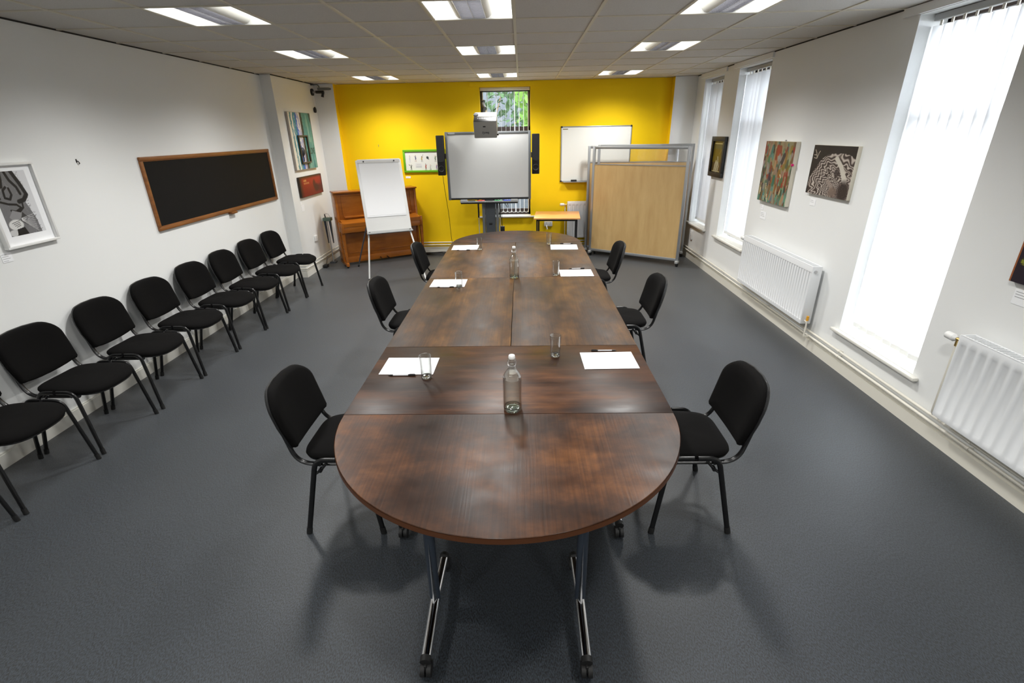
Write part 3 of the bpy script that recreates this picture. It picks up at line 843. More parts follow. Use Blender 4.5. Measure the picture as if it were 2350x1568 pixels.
# ------------------------------------------------------------------ interactive whiteboard on its stand
SY = 8.45
sx0, sx1, sz0, sz1 = -1.218, .150, 1.008, 2.046
sb = thing('interactive_whiteboard', 'large grey-framed interactive whiteboard on a dark column in front of the window', 'whiteboard', ((sx0 + sx1) / 2, SY, 0))
cx = (sx0 + sx1) / 2
def lb(a, b_, ch=0, m=None):
    m = m or MB(); return m.box((a[0] - cx, a[1] - SY, a[2]), (b_[0] - cx, b_[1] - SY, b_[2]), ch)
obj('screen', lb((sx0 + .03, SY + .006, sz0 + .03), (sx1 - .03, SY + .03, sz1 - .03)), M_scr, sb, 0)
m = MB(); lb((sx0, SY - .006, sz0 - .004), (sx0 + .042, SY + .05, sz1 + .006), .008, m); lb((sx1 - .042, SY - .006, sz0 - .004), (sx1, SY + .05, sz1 + .006), .008, m)
obj('frame_side', m, M_grey, sb)
m = lb((sx0 + .042, SY, sz1 - .034), (sx1 - .042, SY + .045, sz1 + .002), .005); obj('frame_top', m, M_grey, sb)
m = lb((sx0 + .042, SY, sz0 - .002), (sx1 - .042, SY + .045, sz0 + .03), .004); obj('frame_bottom', m, M_black, sb)
m = lb((sx0 + .05, SY - .003, sz1 - .028), (sx0 + .16, SY + .001, sz1 - .006)); obj('maker_plate', m, M_lgrey, sb, 0)
tr0, tr1 = -1.022, -.064
m = MB(); lb((tr0, SY - .075, sz0 - .040), (tr1, SY + .02, sz0 - .022), .008, m); lb((tr0, SY - .082, sz0 - .040), (tr1, SY - .066, sz0 - .018), .006, m); lb((tr0, SY - .075, sz0 - .03), (tr0 + .12, SY, sz0 + .004), .01, m); lb((tr1 - .12, SY - .075, sz0 - .03), (tr1, SY, sz0 + .004), .01, m)
obj('pen_tray', m, mat('mid_grey_plastic', rgb(140, 142, 142), .5), sb)
m = lb((tr0 + .006, SY - .06, sz0 - .062), (tr1 - .006, SY + .02, sz0 - .041), .006); obj('tray_underside', m, M_black, sb)
c0, c1 = -.676, -.397
m = lb((c0 + .055, SY + .088, .05), (c1 - .055, SY + .16, 1.95), .004); cm = obj('column', m, M_dgrey, sb)
for a, e in ((c0, c0 + .048), (c1 - .048, c1)):
    m = lb((a, SY + .080, .05), (e, SY + .175, 1.92), .010); obj('column_rail', m, M_grey, sb)
m = lb((-.565, SY + .084, .575), (-.51, SY + .0885, .61), .0015); obj('column_badge', m, M_black, sb)
m = MB(); lb((c0 - .18, SY + .02, .02), (c1 + .18, SY + .25, .055), .01, m); lb((c0 - .25, SY - .34, .03), (c0 - .19, SY + .28, .075), .01, m); lb((c1 + .19, SY - .34, .03), (c1 + .25, SY + .28, .075), .01, m)
obj('base', m, M_dgrey, sb)
for x in (c0 - .22, c1 + .22):
    for y in (SY - .31, SY + .25):
        m = MB(); m.cyl((x - .02 - cx, y - SY, .025), (x + .02 - cx, y - SY, .025), .025, 14); obj('castor', m, M_black, sb)
m = lb((c0 - .1, SY + .05, 1.25), (c1 + .1, SY + .085, 1.75), .006); obj('back_plate', m, M_dgrey, sb)
for x in (-.738, -.375):
    m = MB(); m.cyl((x - cx, .10, .70), (x - cx, .10, 1.22), .0135, 12); st = obj('lift_strut', m, M_black, sb)
    m = MB(); m.cyl((x - cx, .10, .06), (x - cx, .10, .70), .007, 10); obj('strut_rod', m, M_lgrey, st)
# mast and boom that carry the projector
m = MB(); m.tube([(-.595 - cx, .15, 1.88), (-.595 - cx, .15, 2.46), (-.595 - cx, .14, 2.50)], .030, 14); obj('mast', m, M_black, sb)
m = MB(); m.tube([(-.595 - cx, .13, 2.455), (-.575 - cx, -.15, 2.42), (-.535 - cx, -.36, 2.36)], .026, 12); obj('boom', m, M_black, sb)

pj = thing('projector', 'grey projector hung from the boom above the interactive whiteboard', 'projector', (-.515, 7.71, 1.952), 0, rot=(math.radians(27), 0, 0))
def pb(a, b_, ch=0, m=None): m = m or MB(); return m.box(a, b_, ch)
obj('body', pb((-.165, .004, 0), (.165, .30, .245), .014), mat('projector_grey', rgb(176, 175, 170), 0.4), pj)
obj('vent_strip', pb((-.160, .012, .243), (.160, .135, .2475), .002), M_black, pj)
m = MB()
for k in range(11): pb((-.11 + .024 * k, .085, .2465), (-.100 + .024 * k, .125, .2495), 0, m)
obj('vent_fins', m, M_steel, pj, 0)
obj('cover_strip', pb((-.150, .145, .244), (.158, .285, .249), .003), mat('glossy_white_plastic', rgb(228, 228, 228), 0.12), pj)
m = MB(); m.tube([(-.135, .20, .246), (-.135, .20, .262)], .035, 18); obj('focus_ring', m, M_grey, pj)
MT = frame_axes((0.0, .0035, .085), (-1, 0, 0), (0, 0, -1))
# lettering is upside down because the projector hangs the wrong way up
m = text_mb('BenQ', .042, frame_axes((.004, .0036, .083), (-1, 0, 0), (0, 0, -1)), .0008); obj('lettering', m, M_dgrey, pj, 0)
m = MB(); m.prism(rrect(.040, .016, .0078), 0, .002); m.tf(frame_axes((-.012, .0045, .175), (1, 0, 0), (0, 0, 1))); obj('power_button', m, M_black, pj)
m = MB(); m.cyl((.165, .06, .03), (.185, .06, .03), .016, 14); obj('side_knob', m, M_black, pj)

def speaker(label, x0, x1, brx):
    y0, y1, z0, z1 = SY - .06, SY + .045, 1.402, 2.004
    xm = (x0 + x1) / 2
    t = thing('loudspeaker', label, 'speaker', (xm, SY, z0), 0, 'slim speakers beside the interactive whiteboard')
    w = (x1 - x0) / 2
    b = MB(); b.box((-w, y0 - SY, 0), (w, y1 - SY, z1 - z0), .010); obj('cabinet', b, M_black, t)
    g = MB(); g.prism(rrect(w * 1.75, (z1 - z0) * .62, w * .6, 6), 0, .006); g.tf(frame_axes((0, y0 - SY - .001, (z1 - z0) * .655), (1, 0, 0), (0, 0, 1))); obj('grille', g, mat('dark_grille', rgb(38, 39, 40), .7), t)
    c = MB(); c.lathe([(w * .2, 0), (w * .62, .001), (w * .72, .006), (w * .74, .006), (w * .80, 0)], 24); c.tf(frame_axes((0, y0 - SY - .001, (z1 - z0) * .17), (1, 0, 0), (0, 0, 1))); obj('port_ring', c, M_rubber, t)
    k = MB(); k.box((brx, -.02, .25), (brx + .016, .03, .33), .003) if brx > 0 else k.box((brx - .016, -.02, .25), (brx, .03, .33), .003); obj('mount_bracket', k, M_black, t)
speaker('slim black loudspeaker on the piano side of the interactive whiteboard', -1.356, -1.236, .058)
speaker('slim black loudspeaker on the desk side of the interactive whiteboard', .166, .286, -.058)

for nm, x, c1_, c2_, lb_ in (('marker_pen', -.835, (60, 62, 66), (60, 62, 66), 'grey board marker'), ('marker_pen', -.68, (205, 60, 60), (220, 110, 110), 'red board marker'), ('marker_pen', -.545, (34, 36, 40), (40, 42, 46), 'black board marker'),
                             ('marker_pen', -.40, (60, 150, 95), (110, 180, 130), 'green board marker'), ('marker_pen', -.25, (50, 80, 200), (60, 90, 205), 'blue board marker')):
    t = thing(nm, lb_ + ' lying in the tray under the interactive whiteboard', 'marker', (x, SY - .040, sz0 - .022), 0, 'markers in the whiteboard tray')
    obj('barrel', MB().tube([(-.055, 0, .009), (.02, 0, .009)], .0085, 10), mat('marker_ink_a', rgb(*c1_), .4), t)
    obj('cap', MB().tube([(.02, 0, .009), (.062, 0, .009)], .009, 10), mat('marker_ink_b', rgb(*c2_), .4), t)

# cables
def cable(label, pts, r, name='cable', cat='cable', m=None):
    cu = bpy.data.curves.new(name, 'CURVE'); cu.dimensions = '3D'; cu.bevel_depth = r; cu.bevel_resolution = 3
    sp = cu.splines.new('NURBS'); sp.points.add(len(pts) - 1)
    for p, q in zip(sp.points, pts): p.co = (*q, 1)
    sp.use_endpoint_u = True; sp.order_u = 4; sp.resolution_u = 6
    to = bpy.data.objects.new(name, cu); COL.objects.link(to)
    me = bpy.data.meshes.new_from_object(to.evaluated_get(bpy.context.evaluated_depsgraph_get()))
    bpy.data.objects.remove(to); bpy.data.curves.remove(cu)
    me.materials.clear(); me.materials.append(m or M_rubber); me.shade_smooth()
    o = bpy.data.objects.new(name, me); COL.objects.link(o)
    return setp(o, label, cat)
cable('thin black cable hanging from the speaker on the piano side to the floor', [(-1.29, SY + .0, 1.403), (-1.29, SY + .0, 1.38), (-1.285, 8.55, 1.1), (-1.27, 8.75, .7), (-1.28, 8.85, .35), (-1.27, 8.95, .12), (-1.25, 8.985, .03), (-1.21, 8.99, .006)], .004)
pts = []
for k in range(64):
    a = k * .78; rr = .12 + .07 * math.sin(k * 1.7)
    pts.append((-1.53 + 1.8 * rr * math.cos(a) + .03 * math.sin(k), 8.84 + .55 * rr * math.sin(a), .010 + .020 * (k / 64) + .010 * (1 + math.sin(k * 2.3))))
pts += [(-1.2, 8.82, .02), (-1.05, 8.85, .01), (-.95, 8.86, .008)]
cable('tangle of black cables on the carpet below the yellow wall', pts, .0055, 'cable_tangle')
cable('black cable looping over the skirting by the far table end', [(-1.08, 8.92, .01), (-1.13, 8.95, .08), (-1.12, 8.96, .15), (-1.05, 8.95, .185), (-.95, 8.93, .19), (-.80, 8.9, .12), (-.76, 8.85, .02)], .005)
t = thing('power_adapter', 'black power adapter hanging by its cable beside the whiteboard column', 'power adapter', (-.335, 8.52, .47))
obj('adapter_body', MB().box((-.035, -.02, 0), (.035, .02, .085), .006), M_black, t)
def sub_cable(parent, pts, r):
    o = cable('x', pts, r, 'adapter_cable'); o.parent = parent
    for k in ('label', 'category'): del o[k]
    o.location = -Vector(parent.location)
sub_cable(t, [(-.34, 8.52, .55), (-.35, 8.52, .70), (-.345, 8.53, .9), (-.33, 8.53, .99), (-.28, 8.52, 1.0), (-.24, 8.52, .93), (-.23, 8.52, .87), (-.25, 8.52, .86), (-.30, 8.53, .95), (-.33, 8.54, 1.02)], .005)

# ------------------------------------------------------------------ flat things on the yellow wall
wb = thing('whiteboard', 'white dry-wipe board with black corners on the yellow wall', 'whiteboard', (1.266, YB, 1.66))
w, h = 1.188, .892
obj('surface', MB().box((-w / 2 + .01, -.014, -h / 2 + .01), (w / 2 - .01, 0, h / 2 - .01)), M_wscreen, wb, 0)
m = MB(); t_ = .016
for a, e in (((-w / 2, -h / 2), (w / 2, -h / 2 + t_)), ((-w / 2, h / 2 - t_), (w / 2, h / 2)), ((-w / 2, -h / 2), (-w / 2 + t_, h / 2)), ((w / 2 - t_, -h / 2), (w / 2, h / 2))):
    m.box((a[0], -.02, a[1]), (e[0], 0, e[1]), .003)
obj('frame', m, M_alu, wb)
for sx in (-1, 1):
    for sz in (-1, 1):
        m = MB(); m.box((sx * (w / 2 + .004) , -.024, sz * (h / 2 + .004)), (sx * (w / 2 - .026), 0, sz * (h / 2 - .026)), .008); obj('corner_cap', m, M_black, wb)
m = MB(); m.box((-w / 2 + .05, -.075, -h / 2 - .008), (w / 2 - .05, -.018, -h / 2 + .004), .003); obj('pen_ledge', m, M_alu, wb)
m = MB(); m.box((-w / 2 + .03, -.0155, h / 2 - .052), (-w / 2 + .115, -.014, h / 2 - .038)); obj('maker_label', m, mat('ochre_label', rgb(128, 116, 70), .6), wb, 0)
er = thing('board_eraser', 'black eraser on the ledge of the dry-wipe board', 'eraser', (.905, YB - .045, 1.66 - h / 2 + .004))
obj('eraser_block', MB().box((-.05, -.02, 0), (.05, .02, .032), .005), M_black, er)

pf = thing('framed_poster', 'green-framed poster of small painted figures half hidden behind the speaker', 'picture', (-1.68, YB, 1.599))
w, h = .735, .372; t_ = .034
m = MB()
for a, e in (((-w / 2, -h / 2), (w / 2, -h / 2 + t_)), ((-w / 2, h / 2 - t_), (w / 2, h / 2)), ((-w / 2, -h / 2 + t_), (-w / 2 + t_, h / 2 - t_)), ((w / 2 - t_, -h / 2 + t_), (w / 2, h / 2 - t_))):
    m.box((a[0], -.028, a[1]), (e[0], 0, e[1]), .002)
obj('frame', m, M_green, pf)
P = Paint(180, 82, (222, 222, 216), .46)
def fig(x, y, s, body, legs, head=(190, 150, 110), arm=1, lean=0):
    P.line([(x - .006 + lean, y + .10 * s), (x - .016, y + .26 * s)], .0045, legs); P.line([(x + .006 + lean, y + .10 * s), (x + .016, y + .26 * s)], .0045, legs)
    P.line([(x + lean, y - .03 * s), (x, y + .11 * s)], .011, body); P.ell(x + lean * 1.3, y - .09 * s, .008, .032 * s, head)
    P.line([(x, y), (x + arm * .034, y - .06 * s)], .0035, body); P.line([(x, y), (x - arm * .02, y + .08 * s)], .0035, body)
fig(.12, .32, 1.0, (185, 187, 196), (190, 192, 200)); fig(.27, .30, .9, (70, 78, 108), (170, 140, 130), (160, 110, 80), -1); fig(.43, .34, .8, (175, 150, 60), (120, 120, 116), (120, 90, 40)); P.line([(.43, .34), (.47, .16)], .004, (70, 70, 70))
P.ell(.58, .33, .03, .07, (62, 70, 72)); P.line([(.56, .28), (.61, .42)], .008, (50, 56, 58)); fig(.14, .78, .85, (54, 62, 50), (50, 58, 46), (80, 90, 70)); P.line([(.11, .74), (.085, .68)], .006, (60, 68, 55))
fig(.52, .76, 1.0, (150, 40, 34), (70, 40, 36), (90, 60, 44)); fig(.64, .80, .9, (180, 180, 176), (60, 60, 60)); fig(.78, .32, .9, (90, 110, 80), (60, 60, 60)); fig(.80, .78, .9, (120, 90, 140), (70, 60, 60))
P.rect(.25, .62, .42, .86, (214, 214, 212)); P.rect(.285, .665, .39, .685, (150, 150, 156))
for y in (.745, .785, .82):
    P.rect(.265, y, .41, y + .016, (178, 178, 182))
art('print', P.img, frame_axes((0, -.010, 0), (1, 0, 0), (0, 0, 1)), w - 2 * t_ + .004, h - 2 * t_ + .004, pf, .3)
def card(label, o, ax, w, h, nrm_off=.0015, lines=(.15, .35, .7, .85), tilt=0.0):
    t = thing('picture_label', label, 'label', o, 0, 'caption cards under the pictures')
    M = frame_axes((0, 0, 0), ax, (0, 0, 1))
    b = MB(); b.box((-w / 2, -h / 2, .0005), (w / 2, h / 2, .0025)); obj('card', b.tf(M), M_paper, t, 0)
    b = MB()
    for k, l in enumerate(lines):
        b.box((-w / 2 + .08 * w, h / 2 - l * h - .022 * h, .0025), (-w / 2 + w * (.55 + .12 * ((k * 7) % 3)), h / 2 - l * h + .022 * h, .0029))
    obj('printed_lines', b.tf(M), M_ink, t, 0)
card('small white caption card below the green-framed poster', (-1.994, YB, 1.334), (1, 0, 0), .085, .034, lines=(.35, .65))
hk = thing('picture_hook', 'tiny bare hook on the yellow wall above the flip chart', 'hook', (-2.455, YB, 1.862))
m = MB(); m.tube([(0, 0, .012), (0, -.012, .012), (.004, -.016, -.006), (.004, -.010, -.020)], .0035, 6); obj('hook_wire', m, M_steel, hk)

# ------------------------------------------------------------------ small desk and what is behind it
dk = thing('small_desk', 'small square beech-topped desk with black metal legs by the yellow wall', 'desk', (.590, 8.480, 0), math.radians(-4.5))
obj('desktop', MB().box((-.375, -.375, .716), (.375, .375, .740), .004), M_beech, dk)
m = MB(); i0, i1 = -.335, .335
for a, e in (((i0, i0), (i1, i0 + .025)), ((i0, i1 - .025), (i1, i1)), ((i0, i0), (i0 + .025, i1)), ((i1 - .025, i0), (i1, i1))): m.box((a[0], a[1], .686), (e[0], e[1], .716))
obj('frame', m, M_black, dk, 0)
for x in (i0, i1 - .025):
    for y in (i0, i1 - .025):
        m = MB(); m.box((x, y, .012), (x + .025, y + .025, .688)); lg = obj('leg', m, M_black, dk, 0)
        m = MB(); m.box((x - .002, y - .002, 0), (x + .027, y + .027, .014)); obj('leg_foot', m, M_rubber, lg, 0)
def socket(label, o, ax, w, h, flex=False):
    t = thing('wall_socket', label, 'socket', o)
    M = frame_axes((0, 0, 0), ax, (0, 0, 1))
    obj('face_plate', MB().box((-w / 2, -h / 2, 0), (w / 2, h / 2, .022), .003).tf(M), M_white, t)
    b = MB()
    for k in ((-.25, .25) if w > .1 else (0,)):
        b.box((k * w - .005, .012, .022), (k * w + .005, .022, .0225)); b.box((k * w - .014, -.012, .022), (k * w - .007, -.006, .0225)); b.box((k * w + .007, -.012, .022), (k * w + .014, -.006, .0225))
    obj('pin_holes', b.tf(M), M_gap, t, 0)
    if flex:
        b = MB(); b.tube([(-.03, -.03, .022), (-.03, -.05, .05), (-.02, -.09, .06)], .012, 8); obj('plug_flex', b.tf(M), M_white, t)
socket('white double wall socket with a plug under the small desk', (.472, YB, .492), (1, 0, 0), .147, .086, True)

# ------------------------------------------------------------------ radiators
def radiator(label, loc, rz, wid, z0, z1, dep, fins, valve_side, cap_side=0, orange=False):
    """local: back against the wall at y = 0, front at y = -dep, x along the wall"""
    t = thing('radiator', label, 'radiator', loc, rz, 'white panel radiators')
    h = z1 - z0; y0 = -dep
    def panel(yf, nm):
        b = MB(); n = fins; p = wid / n
        rows = [(z0, .002), (z0 + .012, .0), (z0 + .038, .0), (z0 + .047, 1), (z1 - .058, 1), (z1 - .050, 0), (z1 - .012, 0), (z1, .002)]
        xs = []; ds = []
        for k in range(n):
            for q, d in ((.0, 0), (.12, 0), (.30, 1), (.70, 1), (.88, 0)):
                xs.append(-wid / 2 + p * (k + q)); ds.append(d)
        xs.append(wid / 2); ds.append(0)
        vs = []; fs = []; m_ = len(xs)
        for z, kk in rows:
            for x, d in zip(xs, ds):
                vs.append((x, yf + (.006 * d if kk == 1 else kk), z))
        for j in range(len(rows) - 1):
            for i in range(m_ - 1):
                fs.append((j * m_ + i, j * m_ + i + 1, (j + 1) * m_ + i + 1, (j + 1) * m_ + i))
        b.add(vs, fs)
        bb = MB(); bb.box((-wid / 2, yf + .012, z0), (wid / 2, yf + .016, z1)); b.join(bb)
        return obj(nm, b, M_rad, t, 25)
    panel(y0, 'front_panel')
    obj('rear_panel', MB().box((-wid / 2, -.045, z0), (wid / 2, -.032, z1), .003), M_rad, t)
    for s in (-1, 1):
        obj('end_cap', MB().box((s * wid / 2 - s * .002, y0 + .001, z0 + .004), (s * wid / 2 + s * .006, -.032, z1 + .004), .002), M_rad, t)
    b = MB(); b.box((-wid / 2, y0 + .001, z1 - .001), (wid / 2, y0 + .012, z1 + .006), .002); b.box((-wid / 2, -.045, z1 - .001), (wid / 2, -.034, z1 + .006), .002)
    ng = int(wid / .021)
    for k in range(ng): b.box((-wid / 2 + (k + .2) * wid / ng, y0 + .012, z1 - .002), (-wid / 2 + (k + .58) * wid / ng, -.045, z1 + .004))
    obj('top_grille', b, M_rad, t, 0)
    b = MB()
    for x in (-wid * .35, wid * .35): b.box((x - .02, -.034, z0 + .05), (x + .02, -.0015, z1 - .08))
    obj('wall_bracket', b, M_rad, t, 0)
    # thermostatic valve at the top corner, pipe dropping to the skirting
    s = valve_side; xe = s * wid / 2; ym = y0 + .035; zv = z1 - .045
    b = MB(); b.tube([(xe + s * .004, ym, zv), (xe + s * .055, ym, zv)], .010, 10); b.tube([(xe + s * .045, ym, zv), (xe + s * .045, ym, zv - .045)], .011, 10); vb = obj('valve_body', b, M_brass, t)
    b = MB(); b.tube([(xe + s * .055, ym, zv), (xe + s * .068, ym, zv), (xe + s * .075, ym, zv), (xe + s * .130, ym, zv), (xe + s * .138, ym, zv)], [.012, .020, .025, .0235, .016], 20); obj('thermostat_head', b, M_white, t)
    b = MB(); b.tube([(xe + s * .045, ym, zv - .04), (xe + s * .045, ym, z0 - .0), (xe + s * .045, ym + .012, .232), (xe + s * .045, -.036, .214), (xe + s * .045, -.034, .2015)], .0075, 8); obj('drop_pipe', b, M_cream, t)
    xe2 = -s * wid / 2
    b = MB(); b.tube([(xe2 - s * .004, ym, z0 + .035), (xe2 - s * .045, ym, z0 + .035), (xe2 - s * .045, ym, z0 - .02), (xe2 - s * .045, ym, .143), (xe2 - s * .045, -.055, .143), (xe2 - s * .045, -.0455, .143)], .0085, 8); obj('return_pipe', b, M_cream, t)
    if orange:
        b = MB(); b.tube([(xe2 - s * .045, ym, z0 + .05), (xe2 - s * .045, ym, z0 + .095)], .012, 10); obj('valve_cap', b, M_orange, t)
    b = MB(); b.tube([(xe2 - s * .003, ym, z1 - .045), (xe2 - s * .014, ym, z1 - .045)], .014, 12); obj('bleed_plug', b, M_steel, t)
radiator('white panel radiator on the window wall under the two paintings', (XR, 5.303, 0), -PI / 2, 1.525, .255, .820, .125, 33, -1, orange=True)
radiator('large white radiator at the right edge of the photo beside the bright window', (XR, 2.06, 0), -PI / 2, 1.60, .255, .822, .125, 22, -1)
radiator('cream-white radiator on the yellow wall behind the small desk', (1.27, YB, 0), 0, .92, .255, .880, .105, 14, -1)

# heating pipes along the skirting
def pipe(label, pts, z, r=.0105):
    t = thing('heating_pipe', label, 'pipe', (pts[0][0], pts[0][1], z))
    o = Vector((pts[0][0], pts[0][1], z)); P3 = [Vector((x, y, z)) - o for x, y in pts]
    obj('pipe_run', MB().tube(P3, r, 10), M_cream, t)
    for k in range(len(P3) - 1):
        d = P3[k + 1] - P3[k]; n = int(d.length / 1.3)
        for q in range(n):
            c = P3[k] + d * ((q + .5) / n); e = d.normalized() * .012
            w_ = Vector((-d.y, d.x, 0)).normalized()
            b = MB(); b.tube([c - e, c + e], r * 1.35, 10)
            if d.x == 0 or abs(d.y) > abs(d.x): s = 1 if (c + o).x > 0 else -1; b.tube([c, c + Vector((s * .036, 0, 0))], .005, 6)
            else: b.tube([c, c + Vector((0, .036, 0))], .005, 6)
            obj('pipe_clip', b, M_cream, t)
for z, nm in ((.190, 'upper'), (.143, 'lower')):
    pipe(nm + ' cream heating pipe along the window wall', [(XR - .034, YP - .034), (XR - .034, YF)], z)
    pipe(nm + ' cream heating pipe along the yellow wall', [(-3.0, YB - .034), (.70, YB - .034), (2.44, YB - .034)], z)
    pipe(nm + ' cream heating pipe round the step of the chalkboard wall', [(XL + .03, YS - .034), (XL2 + .034, YS - .034), (XL2 + .034, YP - .02)], z)

# ------------------------------------------------------------------ three wheeled screens
def screen(label, A, B, h, ptop):
    d = Vector((B[0] - A[0], B[1] - A[1], 0)); w = d.length; rz = math.atan2(d.y, d.x)
    t = thing('room_divider', label, 'screen', (A[0], A[1], 0), rz, 'wheeled wooden screens with clear tops')
    z0 = .095; p = .042
    for x in (0, w - p):
        obj('post', MB().box((x, -.018, z0), (x + p, .018, h), .005), M_alu, t)
        ft = obj('foot_block', MB().box((x - .003, -.045, .058), (x + p + .003, .045, z0 + .004), .006), M_lgrey, t)
        b = MB(); b.cyl((x + .006, .012, .028), (x + .036, .012, .028), .028, 14); b.box((x + .012, -.02, .03), (x + .030, .02, .060)); obj('castor', b, M_rubber, ft)
    obj('rail', MB().box((p, -.018, h - .042), (w - p, .018, h), .004), M_alu, t)
    obj('rail', MB().box((p, -.018, z0), (w - p, .018, z0 + .042), .004), M_alu, t)
    obj('panel', MB().box((p, -.009, z0 + .042), (w - p, .009, ptop - .01)), M_maple, t, 0)
    obj('glazing_bar', MB().box((p, -.011, ptop - .012), (w - p, .011, ptop)), M_alu, t, 0)
    obj('clear_panel', MB().box((p, -.0025, ptop), (w - p, .0025, h - .042)), M_acryl, t, 0)
screen('maple screen on wheels standing in front of the two others', (1.172, 8.638), (2.472, 7.742), 1.798, 1.528)
screen('maple screen on wheels sandwiched between the other two', (1.265, 8.745), (2.745, 8.425), 1.815, 1.550)
screen('maple screen on wheels set closest to the yellow wall, mostly hidden', (1.115, 8.852), (2.62, 8.835), 1.798, 1.540)
socket('white socket box low on the window wall behind the wooden screens', (XR, 8.30, .40), (0, -1, 0), .086, .14)
# ------------------------------------------------------------------ chalkboard and pictures on the left wall
LW = lambda x, y, z: frame_axes((x, y, z), (0, 1, 0), (0, 0, 1))     # local x = +y of the room, z out of the wall
RWm = lambda x, y, z: frame_axes((x, y, z), (0, -1, 0), (0, 0, 1))
I0 = (0, 0, 0)
def frame_mb(w, h, t, d, M, ch=.003, d0=0):
    m = MB()
    for a, e in (((-w / 2, -h / 2), (w / 2, -h / 2 + t)), ((-w / 2, h / 2 - t), (w / 2, h / 2)), ((-w / 2, -h / 2 + t), (-w / 2 + t, h / 2 - t)), ((w / 2 - t, -h / 2 + t), (w / 2, h / 2 - t))):
        m.box((a[0], a[1], d0), (e[0], e[1], d), ch)
    return m.tf(M)
cb = thing('chalkboard', 'long black chalkboard in a brown wooden frame on the white wall', 'chalkboard', (XL, 5.985, 1.542))
A = LW(*I0); w, h = 2.50, .672
obj('surface', MB().box((-w / 2 + .02, -h / 2 + .02, .002), (w / 2 - .02, h / 2 - .02, .012)).tf(A), M_slab, cb, 0)
obj('frame', frame_mb(w, h, .034, .026, A, .006), M_oak, cb)
obj('inner_bead', frame_mb(w - .06, h - .06, .012, .018, A, .003), M_oak, cb)
obj('chalk_rest', MB().box((-.02, -h / 2 - .022, 0), (.10, -h / 2 + .002, .05), .004).tf(A), M_oak, cb)

tp = thing('framed_print', 'white-framed black and white tiger print, cut by the left edge of the photo', 'picture', (XL, 3.462, 1.623))
w, h = .405, .548
obj('frame', frame_mb(w, h, .016, .034, A, .002), M_white, tp)
obj('mount', MB().box((-w / 2 + .01, -h / 2 + .01, .004), (w / 2 - .01, h / 2 - .01, .010)).tf(A), M_paper, tp, 0)
P = Paint(110, 165, (212, 213, 216), 1.5)
K = (24, 23, 24); Gy = (112, 112, 114)
P.poly([(0, 0), (.66, 0), (.80, .22), (.86, .40), (.72, .50), (.78, .62), (.86, .80), (.88, 1), (0, 1)], Gy)
for k in range(240):        # fur strokes
    x, y = rng.uniform(0, .84), rng.uniform(0, 1); P.line([(x, y), (x + rng.uniform(-.02, .04), y + rng.uniform(.0, .03))], .004, (rng.uniform(70, 190),) * 3, .6)
for pts, r in (([(.62, 0), (.74, .2), (.82, .38), (.70, .46), (.55, .48)], .05), ([(.30, 0), (.27, .12), (.22, .22)], .05), ([(.44, 0), (.50, .14), (.62, .25), (.66, .36)], .035), ([(.10, .08), (.06, .22)], .03),
               ([(.33, .24), (.24, .28), (.22, .40), (.34, .43), (.42, .36), (.40, .26)], .028), ([(.05, .45), (.25, .50), (.45, .52), (.55, .58), (.40, .62)], .025), ([(.02, .30), (.08, .40)], .03), ([(.62, .50), (.60, .58), (.46, .64), (.25, .60)], .022)):
    P.line(pts, r, K)
P.ell(.02, .345, .08, .022, (170, 150, 50)); P.ell(.02, .345, .03, .015, K)
P.poly([(.28, .60), (.52, .66), (.42, .74), (.24, .80), (.14, .70)], (140, 140, 142)); P.poly([(.52, .64), (.62, .72), (.56, .86), (.40, .78)], (60, 60, 60))
P.ell(.24, .83, .20, .085, (214, 214, 212)); P.ell(.10, .95, .12, .05, (200, 200, 200)); P.poly([(.22, .90), (.44, .88), (.50, 1), (.18, 1)], K)
for k in range(4): P.line([(.14 + .03 * k, .80 + .022 * k), (.36, .77 + .025 * k)], .006, (40, 40, 40))
for k in range(9): P.line([(.44, .74 + .004 * k), (.80, .70 + .035 * k)], .004, (226, 226, 226), .9)
for k in range(40):
    y = rng.uniform(0, .98); x = .70 + .14 * y + rng.uniform(-.04, .06); P.line([(x, y), (x + .04, y - .01)], .004, (60, 60, 60), .7)
P.line([(.80, .955), (.83, .935), (.86, .955), (.92, .95)], .004, (60, 60, 64))
art('print', P.img, LW(.0105, .005, .012), .265, .42, tp, .4)
card('white caption card under the tiger print', (XL, 3.253, 1.302), (0, 1, 0), .075, .062, lines=(.15, .38, .62, .85))
hk = thing('wall_hook', 'tiny dark hook on the white wall between tiger print and chalkboard', 'hook', (XL, 4.075, 1.872))
m = MB(); m.tube([(0, 0, .008), (.014, 0, .006), (.016, .006, -.010), (.008, .008, -.014)], .004, 6); m.box((0, -.005, -.004), (.003, .005, .022)); obj('hook_wire', m, M_black, hk)

cv = thing('abstract_canvas', 'tall teal, blue and white double canvas lettered LOVE', 'painting', (XL2, 8.062, 1.960))
w, h = .405, .80
for nm, c, ww in (('left_panel', -.205, .400), ('right_panel', .205, .395)):
    hh = h if c < 0 else .805
    obj(nm, MB().box((c - ww / 2, -hh / 2, 0), (c + ww / 2, hh / 2, .036), .003).tf(A), M_greycanvas, cv)
P = Paint(60, 120, (222, 218, 206), 2.0)
for x0, wd, c in ((.50, .17, (50, 128, 148)), (.66, .07, (60, 96, 190)), (.18, .05, (70, 130, 140)), (.86, .06, (150, 150, 190))):
    for k in range(90):
        y = k / 90; P.line([(x0 + .10 * y + rng.normal(0, .03), y), (x0 + .10 * y + rng.normal(0, .02), y + .05)], wd * rng.uniform(.3, .8), c, .8)
for k in range(60):
    y = rng.uniform(0, 1); x = rng.uniform(.1, .95); P.line([(x, y), (x + .02, y + rng.uniform(.03, .12))], .012, (228, 224, 214), .8)
P.rect(.52, .44, .60, .455, (150, 120, 70)); P.rect(.80, .93, .86, .95, (150, 120, 60))
